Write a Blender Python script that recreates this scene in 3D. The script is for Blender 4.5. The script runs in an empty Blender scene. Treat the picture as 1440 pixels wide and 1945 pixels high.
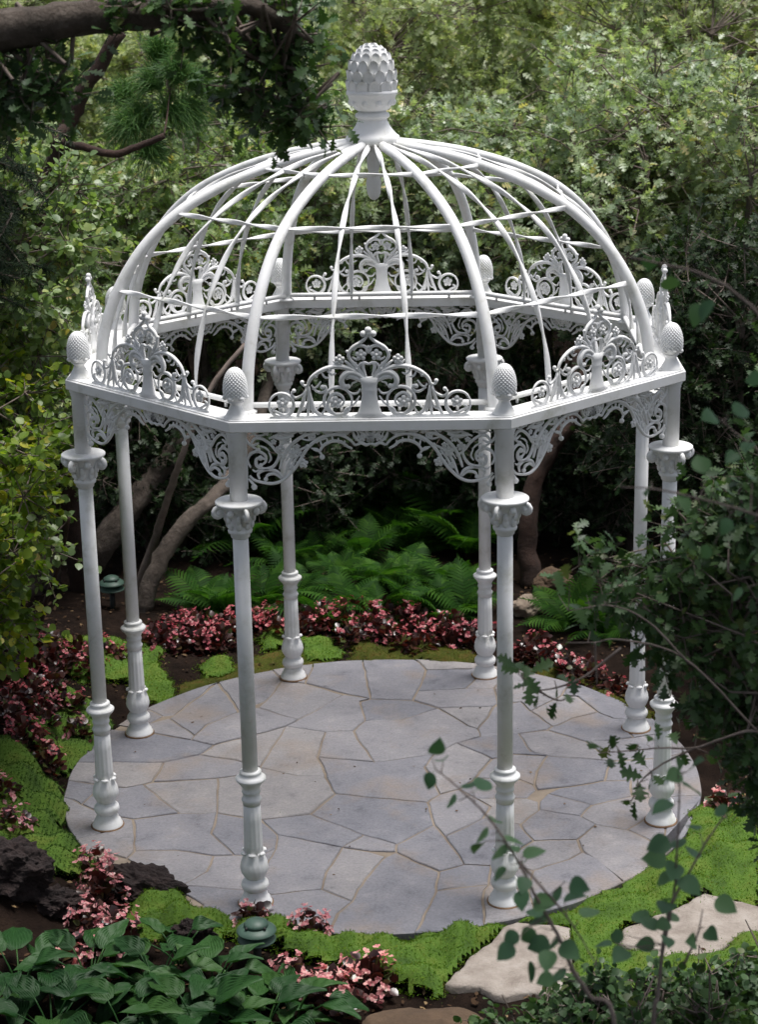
import bpy, math, random
import numpy as np
from math import sin, cos, pi, radians, sqrt, atan2, hypot
from mathutils import Vector, Matrix, noise

scene = bpy.context.scene
# ------------------------------------------------------------------ camera
CAM = np.array([0.2829, -11.1878, 5.1704])
F_PX, YAW, PITCH, ROLL = 3651.8, -0.0259, -0.2974, -0.0198      # focal length in pixels of a 1440 px wide frame
FW = np.array([sin(YAW)*cos(PITCH), cos(YAW)*cos(PITCH), sin(PITCH)])
_rt = np.array([cos(YAW), -sin(YAW), 0.0]); _up = np.cross(_rt, FW)
RT = _rt*cos(ROLL) + _up*sin(ROLL); UP = -_rt*sin(ROLL) + _up*cos(ROLL)
cam_d = bpy.data.cameras.new('camera'); cam = bpy.data.objects.new('camera', cam_d)
scene.collection.objects.link(cam)
M = Matrix(((RT[0], UP[0], -FW[0], CAM[0]), (RT[1], UP[1], -FW[1], CAM[1]), (RT[2], UP[2], -FW[2], CAM[2]), (0, 0, 0, 1)))
cam.matrix_world = M
cam_d.sensor_fit = 'HORIZONTAL'; cam_d.sensor_width = 36.0; cam_d.lens = F_PX/1440*36
cam_d.clip_start = 0.1; cam_d.clip_end = 2000
cam_d.dof.use_dof = True; cam_d.dof.focus_distance = 10.9; cam_d.dof.aperture_fstop = 4.5
scene.camera = cam
# ------------------------------------------------------------------ sky, sun, exposure
SUN_AZ, SUN_EL = radians(20), radians(78)          # direction towards the sun, azimuth from +X
world = bpy.data.worlds.new('World'); scene.world = world; world.use_nodes = True
wn = world.node_tree.nodes; wl = world.node_tree.links
bg = wn['Background']; sky = wn.new('ShaderNodeTexSky'); sky.sky_type = 'NISHITA'; sky.sun_disc = False
sky.sun_elevation = SUN_EL; sky.sun_rotation = pi/2 - SUN_AZ; sky.air_density = 1.0; sky.dust_density = 3.0; sky.ozone_density = 1.0
hs = wn.new('ShaderNodeHueSaturation'); hs.inputs['Saturation'].default_value = 0.48      # thin overcast: pale sky
wl.new(sky.outputs[0], hs.inputs['Color']); wl.new(hs.outputs[0], bg.inputs[0]); bg.inputs[1].default_value = 0.05
sun_d = bpy.data.lights.new('sun', 'SUN'); sun = bpy.data.objects.new('sun', sun_d); scene.collection.objects.link(sun)
sun_d.energy = 1.5; sun_d.angle = radians(22); sun_d.color = (1.0, 0.975, 0.95)
sd = Vector((cos(SUN_AZ)*cos(SUN_EL), sin(SUN_AZ)*cos(SUN_EL), sin(SUN_EL)))
sun.rotation_euler = sd.to_track_quat('Z', 'Y').to_euler()
vs = scene.view_settings; vs.view_transform = 'Standard'; vs.look = 'None'; vs.exposure = 1.6; vs.gamma = 1.0; vs.use_curve_mapping = False
scene.cycles.max_bounces = 6; scene.cycles.diffuse_bounces = 3; scene.cycles.glossy_bounces = 2; scene.cycles.transmission_bounces = 4
scene.cycles.use_denoising = True; scene.cycles.use_adaptive_sampling = True; scene.cycles.adaptive_threshold = 0.02
scene.cycles.caustics_reflective = False; scene.cycles.caustics_refractive = False

# ------------------------------------------------------------------ helpers
COL = scene.collection
rng = np.random.default_rng(7); random.seed(7)

def ray(x, y): return FW + RT*((x-720)/F_PX) - UP*((y-972.5)/F_PX)
def atz(x, y, z=0.0):
    d = ray(x, y); return CAM + d*((z-CAM[2])/d[2])
def aty(x, y, Y):
    d = ray(x, y); return CAM + d*((Y-CAM[1])/d[1])

def tag(o, label=None, cat=None, group=None, kind=None):
    if label: o['label'] = label
    if cat: o['category'] = cat
    if group: o['group'] = group
    if kind: o['kind'] = kind
    return o
def empty(name, loc=(0, 0, 0), rz=0.0):
    o = bpy.data.objects.new(name, None); COL.objects.link(o); o.location = loc; o.rotation_euler = (0, 0, rz)
    o.empty_display_size = 0.1
    return o
def link(name, me, parent=None, loc=(0, 0, 0), rot=(0, 0, 0), scale=(1, 1, 1)):
    o = bpy.data.objects.new(name, me); COL.objects.link(o)
    o.parent = parent; o.location = loc; o.rotation_euler = rot; o.scale = scale
    return o
def copy_tree(o, parent=None):
    c = o.copy(); COL.objects.link(c); c.parent = parent
    for ch in list(o.children): copy_tree(ch, c)
    return c

class MB:
    """collects geometry; build() makes one mesh"""
    def __init__(s): s.V = []; s.F = []; s.n = 0
    def add(s, V, F):
        V = np.asarray(V, float).reshape(-1, 3); s.V.append(V)
        s.F += [tuple(int(i)+s.n for i in f) for f in F]; s.n += len(V)
    def mesh(s, name, mat, smooth=True):
        me = bpy.data.meshes.new(name); me.from_pydata(np.concatenate(s.V).tolist(), [], s.F)
        if smooth: me.polygons.foreach_set('use_smooth', [True]*len(me.polygons))
        if mat: me.materials.append(mat)
        me.update(); return me
    def build(s, name, mat, parent=None, smooth=True, **k): return link(name, s.mesh(name, mat, smooth), parent, **k)

def tri_mesh(name, V, T, mat, smooth=False):
    """fast path: numpy vertices and triangles"""
    V = np.ascontiguousarray(V, dtype=np.float32).reshape(-1, 3); T = np.ascontiguousarray(T, dtype=np.int32).reshape(-1, 3)
    me = bpy.data.meshes.new(name); me.vertices.add(len(V)); me.vertices.foreach_set('co', V.ravel())
    me.loops.add(T.size); me.loops.foreach_set('vertex_index', T.ravel())
    me.polygons.add(len(T)); me.polygons.foreach_set('loop_start', np.arange(0, T.size, 3, dtype=np.int32))
    if smooth: me.polygons.foreach_set('use_smooth', np.ones(len(T), dtype=bool))
    me.update(calc_edges=True); me.validate()
    if mat: me.materials.append(mat)
    return me

def lathe(prof, n=24, cap=True, wob=None):
    """prof: (r, z) list"""
    V = []; F = []
    for j, (r, z) in enumerate(prof):
        for i in range(n):
            a = 2*pi*i/n; rr = r if wob is None else wob(r, z, a); V.append((rr*cos(a), rr*sin(a), z))
    for j in range(len(prof)-1):
        for i in range(n):
            k = (i+1) % n; F.append((j*n+i, j*n+k, (j+1)*n+k, (j+1)*n+i))
    if cap:
        F.append(tuple(range(n-1, -1, -1))); F.append(tuple(range((len(prof)-1)*n, len(prof)*n)))
    return V, F

def frames(P):
    P = np.asarray(P, float); T = np.gradient(P, axis=0); T /= np.linalg.norm(T, axis=1)[:, None]+1e-12
    N = np.zeros_like(P); ref = np.array([0, 0, 1.0]) if abs(T[0][2]) < 0.9 else np.array([0, 1.0, 0])
    v = np.cross(T[0], ref); v /= np.linalg.norm(v); N[0] = v
    for i in range(1, len(P)):
        v = N[i-1]-T[i]*(N[i-1]@T[i]); N[i] = v/(np.linalg.norm(v)+1e-12)
    return T, N, np.cross(T, N)
def tube(P, r, n=8, cap=True, ecc=1.0, wob=0.0):
    P = np.asarray(P, float); T, N, B = frames(P); r = np.broadcast_to(np.asarray(r, float), (len(P),))
    a = np.arange(n)*2*pi/n; V = []
    for i in range(len(P)):
        rr = r[i]*(1+wob*(rng.random(n)-.5)) if wob else r[i]
        V.append(P[i]+np.outer(np.cos(a)*rr, N[i])+np.outer(np.sin(a)*rr*ecc, B[i]))
    F = [(i*n+j, i*n+(j+1) % n, (i+1)*n+(j+1) % n, (i+1)*n+j) for i in range(len(P)-1) for j in range(n)]
    if cap: F.append(tuple(range(n-1, -1, -1))); F.append(tuple(range((len(P)-1)*n, len(P)*n)))
    return np.concatenate(V), F
def smooth_path(pts, n=6):
    """Catmull-Rom through points"""
    p = np.asarray(pts, float)
    if len(p) < 3: return np.array([p[0]+(p[-1]-p[0])*t for t in np.linspace(0, 1, n+1)])
    q = np.vstack([2*p[0]-p[1], p, 2*p[-1]-p[-2]]); out = []
    for i in range(1, len(q)-2):
        for t in np.arange(n)/n:
            a, b, c, d = q[i-1], q[i], q[i+1], q[i+2]
            out.append(.5*((2*b)+(-a+c)*t+(2*a-5*b+4*c-d)*t*t+(-a+3*b-3*c+d)*t**3))
    out.append(p[-1]); return np.array(out)
def sphere(c, r, n=8, m=6, sc=(1, 1, 1)):
    prof = [(max(1e-4, sin(pi*j/m)), -cos(pi*j/m)) for j in range(m+1)]
    V, F = lathe(prof, n, False); V = np.array(V)*r*np.array(sc)+np.array(c); return V, F
def box(c, s):
    V = [((i & 1)-.5, (i >> 1 & 1)-.5, (i >> 2 & 1)-.5) for i in range(8)]
    return np.array(V)*np.array(s)+np.array(c), [(0, 2, 3, 1), (4, 5, 7, 6), (0, 1, 5, 4), (2, 6, 7, 3), (0, 4, 6, 2), (1, 3, 7, 5)]
def prisms(P0, P1, r0, r1, n=4):
    """many straight tapered sticks at once"""
    P0 = np.asarray(P0, float).reshape(-1, 3); P1 = np.asarray(P1, float).reshape(-1, 3); m = len(P0)
    d = P1-P0; d /= np.linalg.norm(d, axis=1)[:, None]+1e-9
    ref = np.where(np.abs(d[:, 2:3]) < .9, np.array([[0, 0, 1.0]]), np.array([[0, 1.0, 0]]))
    u = np.cross(d, ref); u /= np.linalg.norm(u, axis=1)[:, None]+1e-9; v = np.cross(d, u)
    r0 = np.broadcast_to(r0, (m,)); r1 = np.broadcast_to(r1, (m,)); V = np.zeros((m, 2*n, 3))
    for k in range(n):
        a = 2*pi*k/n; o = u*cos(a)+v*sin(a); V[:, k] = P0+o*r0[:, None]; V[:, n+k] = P1+o*r1[:, None]
    T = []
    for k in range(n):
        j = (k+1) % n; T += [(k, j, n+j), (k, n+j, n+k)]
    T = np.array(T)[None]+np.arange(m)[:, None, None]*2*n
    return V.reshape(-1, 3), T.reshape(-1, 3)
def join_tris(parts):
    V = []; T = []; n = 0
    for v, t in parts:
        V.append(np.asarray(v).reshape(-1, 3)); T.append(np.asarray(t).reshape(-1, 3)+n); n += len(V[-1])
    return np.concatenate(V), np.concatenate(T)
def scatter(tpl, pos, dirs, nors, size):
    """leaf template (y along leaf, z normal) placed at pos"""
    tv, tt = tpl; pos = pos.reshape(-1, 3); y = dirs.reshape(-1, 3); y = y/(np.linalg.norm(y, axis=1)[:, None]+1e-9)
    z = nors.reshape(-1, 3); z = z-y*np.sum(z*y, 1)[:, None]; z /= np.linalg.norm(z, axis=1)[:, None]+1e-9
    x = np.cross(y, z); s = np.broadcast_to(size, (len(pos),))[:, None, None]
    V = pos[:, None]+s*(tv[None, :, 0:1]*x[:, None]+tv[None, :, 1:2]*y[:, None]+tv[None, :, 2:3]*z[:, None])
    T = tt[None]+np.arange(len(pos))[:, None, None]*len(tv)
    return V.reshape(-1, 3), T.reshape(-1, 3)
def rdir(shape): 
    v = rng.normal(size=tuple(shape)+(3,)); return v/np.linalg.norm(v, axis=-1)[..., None]

# leaf templates
def outline_leaf(half, fold=.12, droop=.15):
    """half: outline points (x,y) from base to tip on one side; strip to the midrib"""
    h = np.array(half); n = len(h); V = []; T = []
    for x, y in h: V.append((0, y, -droop*y*y))
    for s in (1, -1):
        for x, y in h: V.append((s*x, y, fold*x-droop*y*y))
    for k, s in ((n, 1), (2*n, -1)):
        for i in range(n-1):
            q = [(i, k+i, k+i+1), (i, k+i+1, i+1)]
            for t in q: T.append(t if s > 0 else t[::-1])
    return np.array(V), np.array(T)
OAK = (np.array([(0, 0, 0), (0, .36, .0), (0, .66, -.03), (0, 1, -.12), (.34, .40, .06), (.40, .68, .05), (.22, .93, -.02), (-.34, .40, .06), (-.40, .68, .05), (-.22, .93, -.02)], float),
       np.array([(0, 4, 1), (1, 5, 2), (2, 6, 3), (0, 1, 7), (1, 2, 8), (2, 3, 9)]))
OAK_FINE = outline_leaf([(.01, -.2), (.012, 0), (.14, .16), (.10, .24), (.30, .36), (.28, .42), (.13, .45), (.16, .5), (.38, .62), (.37, .69), (.17, .70), (.18, .75), (.28, .86), (.22, .9), (.09, .93), (.05, 1.0), (0.003, 1.02)], .15, .12)
ROUND = (np.array([(0, 0, 0), (.3, .12, .05), (.46, .42, .07), (.33, .75, .03), (0, 1, -.1), (-.33, .75, .03), (-.46, .42, .07), (-.3, .12, .05), (0, .45, 0)], float),
         np.array([(8, i, (i+1) % 8) for i in range(8)]))
ROUND_FINE = outline_leaf([(.008, -.45), (.01, -.02), (.22, .02), (.38, .16), (.44, .34), (.40, .54), (.28, .74), (.12, .9), (.003, 1.02)], .18, .22)
SMALL = (np.array([(0, 0, 0), (.26, .35, .04), (.2, .72, .02), (0, 1, -.06), (-.2, .72, .02), (-.26, .35, .04)], float),
         np.array([(0, 1, 5), (1, 2, 4), (1, 4, 5), (2, 3, 4)]))

# ------------------------------------------------------------------ materials
def new_mat(name):
    m = bpy.data.materials.new(name); m.use_nodes = True; nt = m.node_tree
    return m, nt.nodes, nt.links, nt.nodes['Principled BSDF']
def ramp(N, stops):
    r = N.new('ShaderNodeValToRGB'); e = r.color_ramp.elements
    while len(e) < len(stops): e.new(.5)
    for el, (p, c) in zip(e, stops): el.position = p; el.color = (*c, 1)
    return r
def noise_node(N, L, scale, detail=6, rough=.6, coord='Object'):
    t = N.new('ShaderNodeNewGeometry'); n = N.new('ShaderNodeTexNoise'); n.inputs['Scale'].default_value = scale
    n.inputs['Detail'].default_value = detail; n.inputs['Roughness'].default_value = rough
    L.new(t.outputs['Position'], n.inputs['Vector']); return n
def bump(N, L, src, B, strength=.3, dist=.01):
    b = N.new('ShaderNodeBump'); b.inputs['Strength'].default_value = strength; b.inputs['Distance'].default_value = dist
    L.new(src, b.inputs['Height']); L.new(b.outputs[0], B.inputs['Normal'])
def leaf_mat(name, stops, rough=.45, trans=.3, spec=.5, tint=(1.0, 1.1, .5)):
    m, N, L, B = new_mat(name)
    g = N.new('ShaderNodeNewGeometry'); r = ramp(N, stops); oi = N.new('ShaderNodeObjectInfo'); ad = N.new('ShaderNodeMath'); ad.operation = 'ADD'; fr_ = N.new('ShaderNodeMath'); fr_.operation = 'FRACT'
    L.new(g.outputs['Random Per Island'], ad.inputs[0]); L.new(oi.outputs['Random'], ad.inputs[1]); L.new(ad.outputs[0], fr_.inputs[0]); L.new(fr_.outputs[0], r.inputs[0])
    n = noise_node(N, L, 1.3, 2); mx = N.new('ShaderNodeMix'); mx.data_type = 'RGBA'; mx.blend_type = 'MULTIPLY'
    r2 = ramp(N, [(.3, (.72, .76, .78)), (.7, (1.2, 1.15, 1.0))]); L.new(n.outputs[0], r2.inputs[0])
    mx.inputs[0].default_value = 1; L.new(r.outputs[0], mx.inputs[6]); L.new(r2.outputs[0], mx.inputs[7])
    L.new(mx.outputs[2], B.inputs['Base Color']); B.inputs['Roughness'].default_value = rough
    B.inputs['Specular IOR Level'].default_value = spec
    t = N.new('ShaderNodeBsdfTranslucent'); m2 = N.new('ShaderNodeMix'); m2.data_type = 'RGBA'; m2.blend_type = 'MULTIPLY'
    m2.inputs[0].default_value = 1; L.new(mx.outputs[2], m2.inputs[6]); m2.inputs[7].default_value = (tint[0]*1.6, tint[1]*1.6, tint[2]*1.6, 1)
    L.new(m2.outputs[2], t.inputs[0]); s = N.new('ShaderNodeMixShader'); s.inputs[0].default_value = trans
    L.new(B.outputs[0], s.inputs[1]); L.new(t.outputs[0], s.inputs[2]); L.new(s.outputs[0], N['Material Output'].inputs[0])
    return m
def noisy_mat(name, stops, scale=6, rough=.7, bscale=40, bstr=.3, bdist=.01, detail=8, spec=.4):
    m, N, L, B = new_mat(name); n = noise_node(N, L, scale, detail, .65); r = ramp(N, stops)
    L.new(n.outputs[0], r.inputs[0]); L.new(r.outputs[0], B.inputs['Base Color']); B.inputs['Roughness'].default_value = rough
    B.inputs['Specular IOR Level'].default_value = spec
    n2 = noise_node(N, L, bscale, 8, .7); bump(N, L, n2.outputs[0], B, bstr, bdist); return m

def paint_mat():
    m, N, L, B = new_mat('white_paint')
    n = noise_node(N, L, 6, 8, .65); r = ramp(N, [(.28, (.54, .54, .49)), (.46, (.77, .77, .76)), (.7, (.83, .83, .84))]); L.new(n.outputs[0], r.inputs[0])
    n2 = noise_node(N, L, 34, 6, .7); r2 = ramp(N, [(.68, (0, 0, 0)), (.76, (.8, .8, .8))]); L.new(n2.outputs[0], r2.inputs[0])
    n3 = noise_node(N, L, 3.1, 3, .5); r3 = ramp(N, [(.45, (0, 0, 0)), (.65, (1, 1, 1))]); L.new(n3.outputs[0], r3.inputs[0])
    mu = N.new('ShaderNodeMath'); mu.operation = 'MULTIPLY'; L.new(r2.outputs[0], mu.inputs[0]); L.new(r3.outputs[0], mu.inputs[1])
    mx = N.new('ShaderNodeMix'); mx.data_type = 'RGBA'; L.new(mu.outputs[0], mx.inputs[0]); L.new(r.outputs[0], mx.inputs[6]); mx.inputs[7].default_value = (.30, .19, .12, 1)
    L.new(mx.outputs[2], B.inputs['Base Color']); B.inputs['Roughness'].default_value = .5; B.inputs['Specular IOR Level'].default_value = .35
    n4 = noise_node(N, L, 90, 6, .7); bump(N, L, n4.outputs[0], B, .22, .003); return m
PAINT = paint_mat()
RUST = noisy_mat('rust', [(.3, (.10, .055, .03)), (.7, (.24, .15, .085))], 14, .9, 80, .4, .004)
def stone_mat():
    m, N, L, B = new_mat('bluestone'); oi = N.new('ShaderNodeObjectInfo')
    r = ramp(N, [(0, (.170, .171, .195)), (.35, (.202, .199, .220)), (.7, (.228, .220, .234)), (1, (.25, .236, .236))])
    L.new(oi.outputs['Random'], r.inputs[0])
    n = noise_node(N, L, 4.2, 12, .74); r2 = ramp(N, [(.30, (.50, .50, .53)), (.44, (.92, .92, .93)), (.56, (1.04, 1.03, 1.02)), (.70, (1.4, 1.36, 1.3))])
    L.new(n.outputs[0], r2.inputs[0]); mx = N.new('ShaderNodeMix'); mx.data_type = 'RGBA'; mx.blend_type = 'MULTIPLY'; mx.inputs[0].default_value = 1
    L.new(r.outputs[0], mx.inputs[6]); L.new(r2.outputs[0], mx.inputs[7])
    n3 = noise_node(N, L, 1.7, 5, .6); r3 = ramp(N, [(.52, (0, 0, 0)), (.66, (.6, .6, .6))]); L.new(n3.outputs[0], r3.inputs[0])
    m2 = N.new('ShaderNodeMix'); m2.data_type = 'RGBA'; m2.blend_type = 'MIX'; L.new(r3.outputs[0], m2.inputs[0]); L.new(mx.outputs[2], m2.inputs[6])
    m2.inputs[7].default_value = (.24, .19, .155, 1)
    n5 = noise_node(N, L, 60, 3, .6); r5 = ramp(N, [(.3, (.8, .8, .8)), (.6, (1.05, 1.05, 1.05))]); L.new(n5.outputs[0], r5.inputs[0])
    m5 = N.new('ShaderNodeMix'); m5.data_type = 'RGBA'; m5.blend_type = 'MULTIPLY'; m5.inputs[0].default_value = 1
    L.new(m2.outputs[2], m5.inputs[6]); L.new(r5.outputs[0], m5.inputs[7])
    L.new(m5.outputs[2], B.inputs['Base Color']); B.inputs['Roughness'].default_value = .5
    n4 = noise_node(N, L, 9, 10, .72); bump(N, L, n4.outputs[0], B, .55, .02); return m
STONE = stone_mat()
MORTAR = noisy_mat('mortar', [(.3, (.14, .11, .085)), (.6, (.25, .205, .16)), (.8, (.22, .195, .17))], 4, .9, 90, .5, .006)
SOIL = noisy_mat('soil', [(.3, (.008, .006, .005)), (.55, (.02, .013, .010)), (.8, (.042, .027, .019))], 5, .95, 60, .9, .03, 8, .05)
MOSS = noisy_mat('moss_cushion', [(.3, (.032, .07, .007)), (.5, (.068, .135, .011)), (.75, (.115, .14, .018))], 5, .9, 120, .8, .01)
MOSS_BROWN = noisy_mat('moss_cushion_brown', [(.3, (.03, .025, .008)), (.5, (.05, .06, .01)), (.7, (.09, .06, .018))], 9, .9, 120, .8, .01, 8, .1)
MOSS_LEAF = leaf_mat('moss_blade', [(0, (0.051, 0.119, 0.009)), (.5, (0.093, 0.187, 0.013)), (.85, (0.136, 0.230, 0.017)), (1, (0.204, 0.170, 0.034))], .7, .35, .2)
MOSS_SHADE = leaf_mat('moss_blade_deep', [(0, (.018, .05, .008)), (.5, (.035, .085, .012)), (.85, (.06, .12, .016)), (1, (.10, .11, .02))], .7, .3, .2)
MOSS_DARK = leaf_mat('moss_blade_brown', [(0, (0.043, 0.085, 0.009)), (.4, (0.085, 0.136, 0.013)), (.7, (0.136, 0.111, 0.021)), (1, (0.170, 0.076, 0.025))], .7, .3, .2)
BARK = noisy_mat('bark', [(.3, (.05, .04, .032)), (.55, (.12, .095, .078)), (.75, (.20, .165, .14))], 9, .9, 30, .9, .03)
BARK_RED = noisy_mat('bark_red', [(.3, (.022, .013, .010)), (.6, (.055, .03, .022)), (.8, (.10, .055, .04))], 8, .9, 40, .8, .02)
TWIG = noisy_mat('twig', [(.3, (.11, .085, .07)), (.7, (.24, .19, .165))], 12, .8, 60, .3, .005)
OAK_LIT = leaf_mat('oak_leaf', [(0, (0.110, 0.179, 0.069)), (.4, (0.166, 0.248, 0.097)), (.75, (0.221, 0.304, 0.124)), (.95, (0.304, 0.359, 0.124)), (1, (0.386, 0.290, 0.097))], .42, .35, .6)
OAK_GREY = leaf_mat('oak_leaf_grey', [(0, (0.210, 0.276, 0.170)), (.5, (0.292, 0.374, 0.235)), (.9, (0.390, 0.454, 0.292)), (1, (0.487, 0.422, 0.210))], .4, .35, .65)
OAK_SUNLIT = leaf_mat('oak_leaf_sunlit', [(0, (.20, .26, .11)), (.5, (.29, .35, .17)), (.9, (.36, .41, .22)), (1, (.44, .40, .20))], .45, .38, .5, (1.0, 1.05, .62))  # oak leaf lightened: daylight on the far crowns put into the colour
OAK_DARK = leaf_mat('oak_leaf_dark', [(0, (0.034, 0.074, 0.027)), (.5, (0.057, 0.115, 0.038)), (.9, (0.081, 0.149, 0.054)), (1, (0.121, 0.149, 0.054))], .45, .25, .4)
YELLOW_LEAF = leaf_mat('round_leaf_yellow', [(0, (0.066, 0.121, 0.017)), (.5, (0.121, 0.198, 0.022)), (.85, (0.209, 0.275, 0.028)), (1, (0.374, 0.341, 0.033))], .45, .38, .45)
ASPEN_LEAF = leaf_mat('aspen_leaf', [(0, (0.053, 0.123, 0.062)), (.5, (0.078, 0.167, 0.088)), (1, (0.123, 0.228, 0.105))], .5, .25, .3)
FERN_LEAF = leaf_mat('fern_leaf', [(0, (.014, .05, .008)), (.6, (.028, .085, .012)), (1, (.055, .135, .018))], .65, .35, .12)
HOSTA_LEAF = leaf_mat('hosta_leaf', [(0, (0.014, 0.053, 0.014)), (.6, (0.024, 0.078, 0.020)), (1, (0.042, 0.106, 0.024))], .5, .2, .25)
NEEDLE = leaf_mat('pine_needle', [(0, (.05, .13, .03)), (.6, (.08, .20, .045)), (1, (.14, .26, .06))], .5, .2, .4)
NEEDLE_DARK = leaf_mat('fir_needle', [(0, (.012, .03, .012)), (1, (.025, .05, .02))], .55, .1, .3)
BRONZE = leaf_mat('begonia_leaf', [(0, (.02, .012, .012)), (.5, (.05, .018, .018)), (.85, (.07, .03, .02)), (1, (.05, .08, .02))], .3, .2, .6, (1.4, .5, .4))
PETAL = leaf_mat('begonia_petal', [(0, (.34, .05, .08)), (.4, (.46, .11, .15)), (.8, (.55, .20, .23)), (1, (.62, .38, .38))], .5, .3, .3, (1, .7, .7))
PETAL_PALE = leaf_mat('begonia_petal_pale', [(0, (.48, .14, .18)), (.4, (.58, .24, .27)), (.8, (.66, .36, .37)), (1, (.70, .52, .50))], .5, .3, .3, (1, .75, .75))
OAK_SHADED = leaf_mat('oak_leaf_shaded', [(0, (.012, .028, .010)), (.6, (.022, .045, .015)), (1, (.035, .065, .02))], .5, .2, .3)  # oak leaf darkened: shade of the rear bushes put into the colour
LITTER = leaf_mat('litter', [(0, (.02, .012, .008)), (.5, (.06, .035, .022)), (.85, (.12, .075, .045)), (1, (.24, .17, .10))], .9, .1, .1, (1, .8, .6))
LAVA = noisy_mat('lava_rock', [(.3, (.014, .010, .010)), (.6, (.04, .026, .024)), (.85, (.085, .055, .045))], 9, .95, 26, 1.0, .05)
SANDSTONE = noisy_mat('sandstone', [(.3, (.20, .165, .14)), (.55, (.31, .27, .235)), (.8, (.40, .36, .325))], 7, .9, 45, .8, .015)
BROWN_ROCK = noisy_mat('brown_rock', [(.3, (.05, .032, .02)), (.6, (.11, .07, .042)), (.8, (.08, .07, .05))], 4, .9, 30, .6, .02)
TAN_ROCK = noisy_mat('tan_rock', [(.3, (.16, .12, .09)), (.6, (.28, .22, .17)), (.8, (.36, .3, .24))], 5, .9, 30, .6, .02)
LAMP_GREEN = noisy_mat('green_metal', [(.3, (.03, .06, .045)), (.7, (.055, .10, .075))], 8, .5, 80, .1, .002)
BLACK = noisy_mat('dark_metal', [(.3, (.008, .009, .008)), (.7, (.015, .016, .015))], 8, .6, 80, .1, .002)
RED = noisy_mat('red_petal', [(.3, (.5, .02, .02)), (.7, (.65, .05, .06))], 8, .5, 80, .1, .002)
WHITE_PETAL = noisy_mat('white_petal', [(.3, (.7, .68, .7)), (.7, (.8, .8, .8))], 8, .5, 80, .1, .002)

# ------------------------------------------------------------------ terrain
def sstep(a, b, x):
    t = np.clip((x-a)/(b-a), 0, 1); return t*t*(3-2*t)
def hgt(x, y):
    x = np.asarray(x, float); y = np.asarray(y, float); r = np.hypot(x, y)
    out = sstep(2.0, 2.35, r)
    h = -0.045+0*x
    h = h+out*(0.035+.012*np.sin(3.1*x+1.3*y)+.010*np.sin(5.3*y-2.2*x)+.006*np.sin(11*x+7*y))
    h = h+.30*np.exp(-(((x+2.75)/.55)**2+((y+.2)/1.3)**2))*out
    h = h+.26*np.exp(-(((x+2.15)/.38)**2+((y+1.75)/.42)**2))*sstep(1.95, 2.25, r)
    h = h+.16*np.exp(-(((x+2.7)/.7)**2+((y-2.0)/1.0)**2))*out
    h = h+np.clip(-4.0-y, 0, 6)**1.0*.42*sstep(4.0, 5.5, -y)
    h = h+sstep(4.2, 14, y)*.7+sstep(2.6, 6, np.abs(x))*.25
    return h
def axis(lo, hi, st, far):
    a = list(np.arange(lo, hi+1e-6, st)); s = st; x = hi
    while x < far: s *= 1.35; x += s; a.append(x)
    s = st; x = lo
    while x > -far: s *= 1.35; x -= s; a.insert(0, x)
    return np.array(a)
gx = axis(-4.5, 4.5, .06, 400); gy = axis(-4.5, 6, .06, 400)
GX, GY = np.meshgrid(gx, gy); GZ = hgt(GX, GY); near = (np.hypot(GX, GY) > 2.1) & (np.hypot(GX, GY) < 9)
GZ = GZ+near*(rng.random(GX.shape)-.5)*.022
gv = np.stack([GX, GY, GZ], -1).reshape(-1, 3); nx, ny = len(gx), len(gy)
ii = (np.arange(ny-1)[:, None]*nx+np.arange(nx-1)[None]).ravel()
gt = np.concatenate([np.stack([ii, ii+1, ii+nx+1], 1), np.stack([ii, ii+nx+1, ii+nx], 1)])
tag(link('ground', tri_mesh('ground', gv, gt, SOIL, True)), kind='structure')

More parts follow.
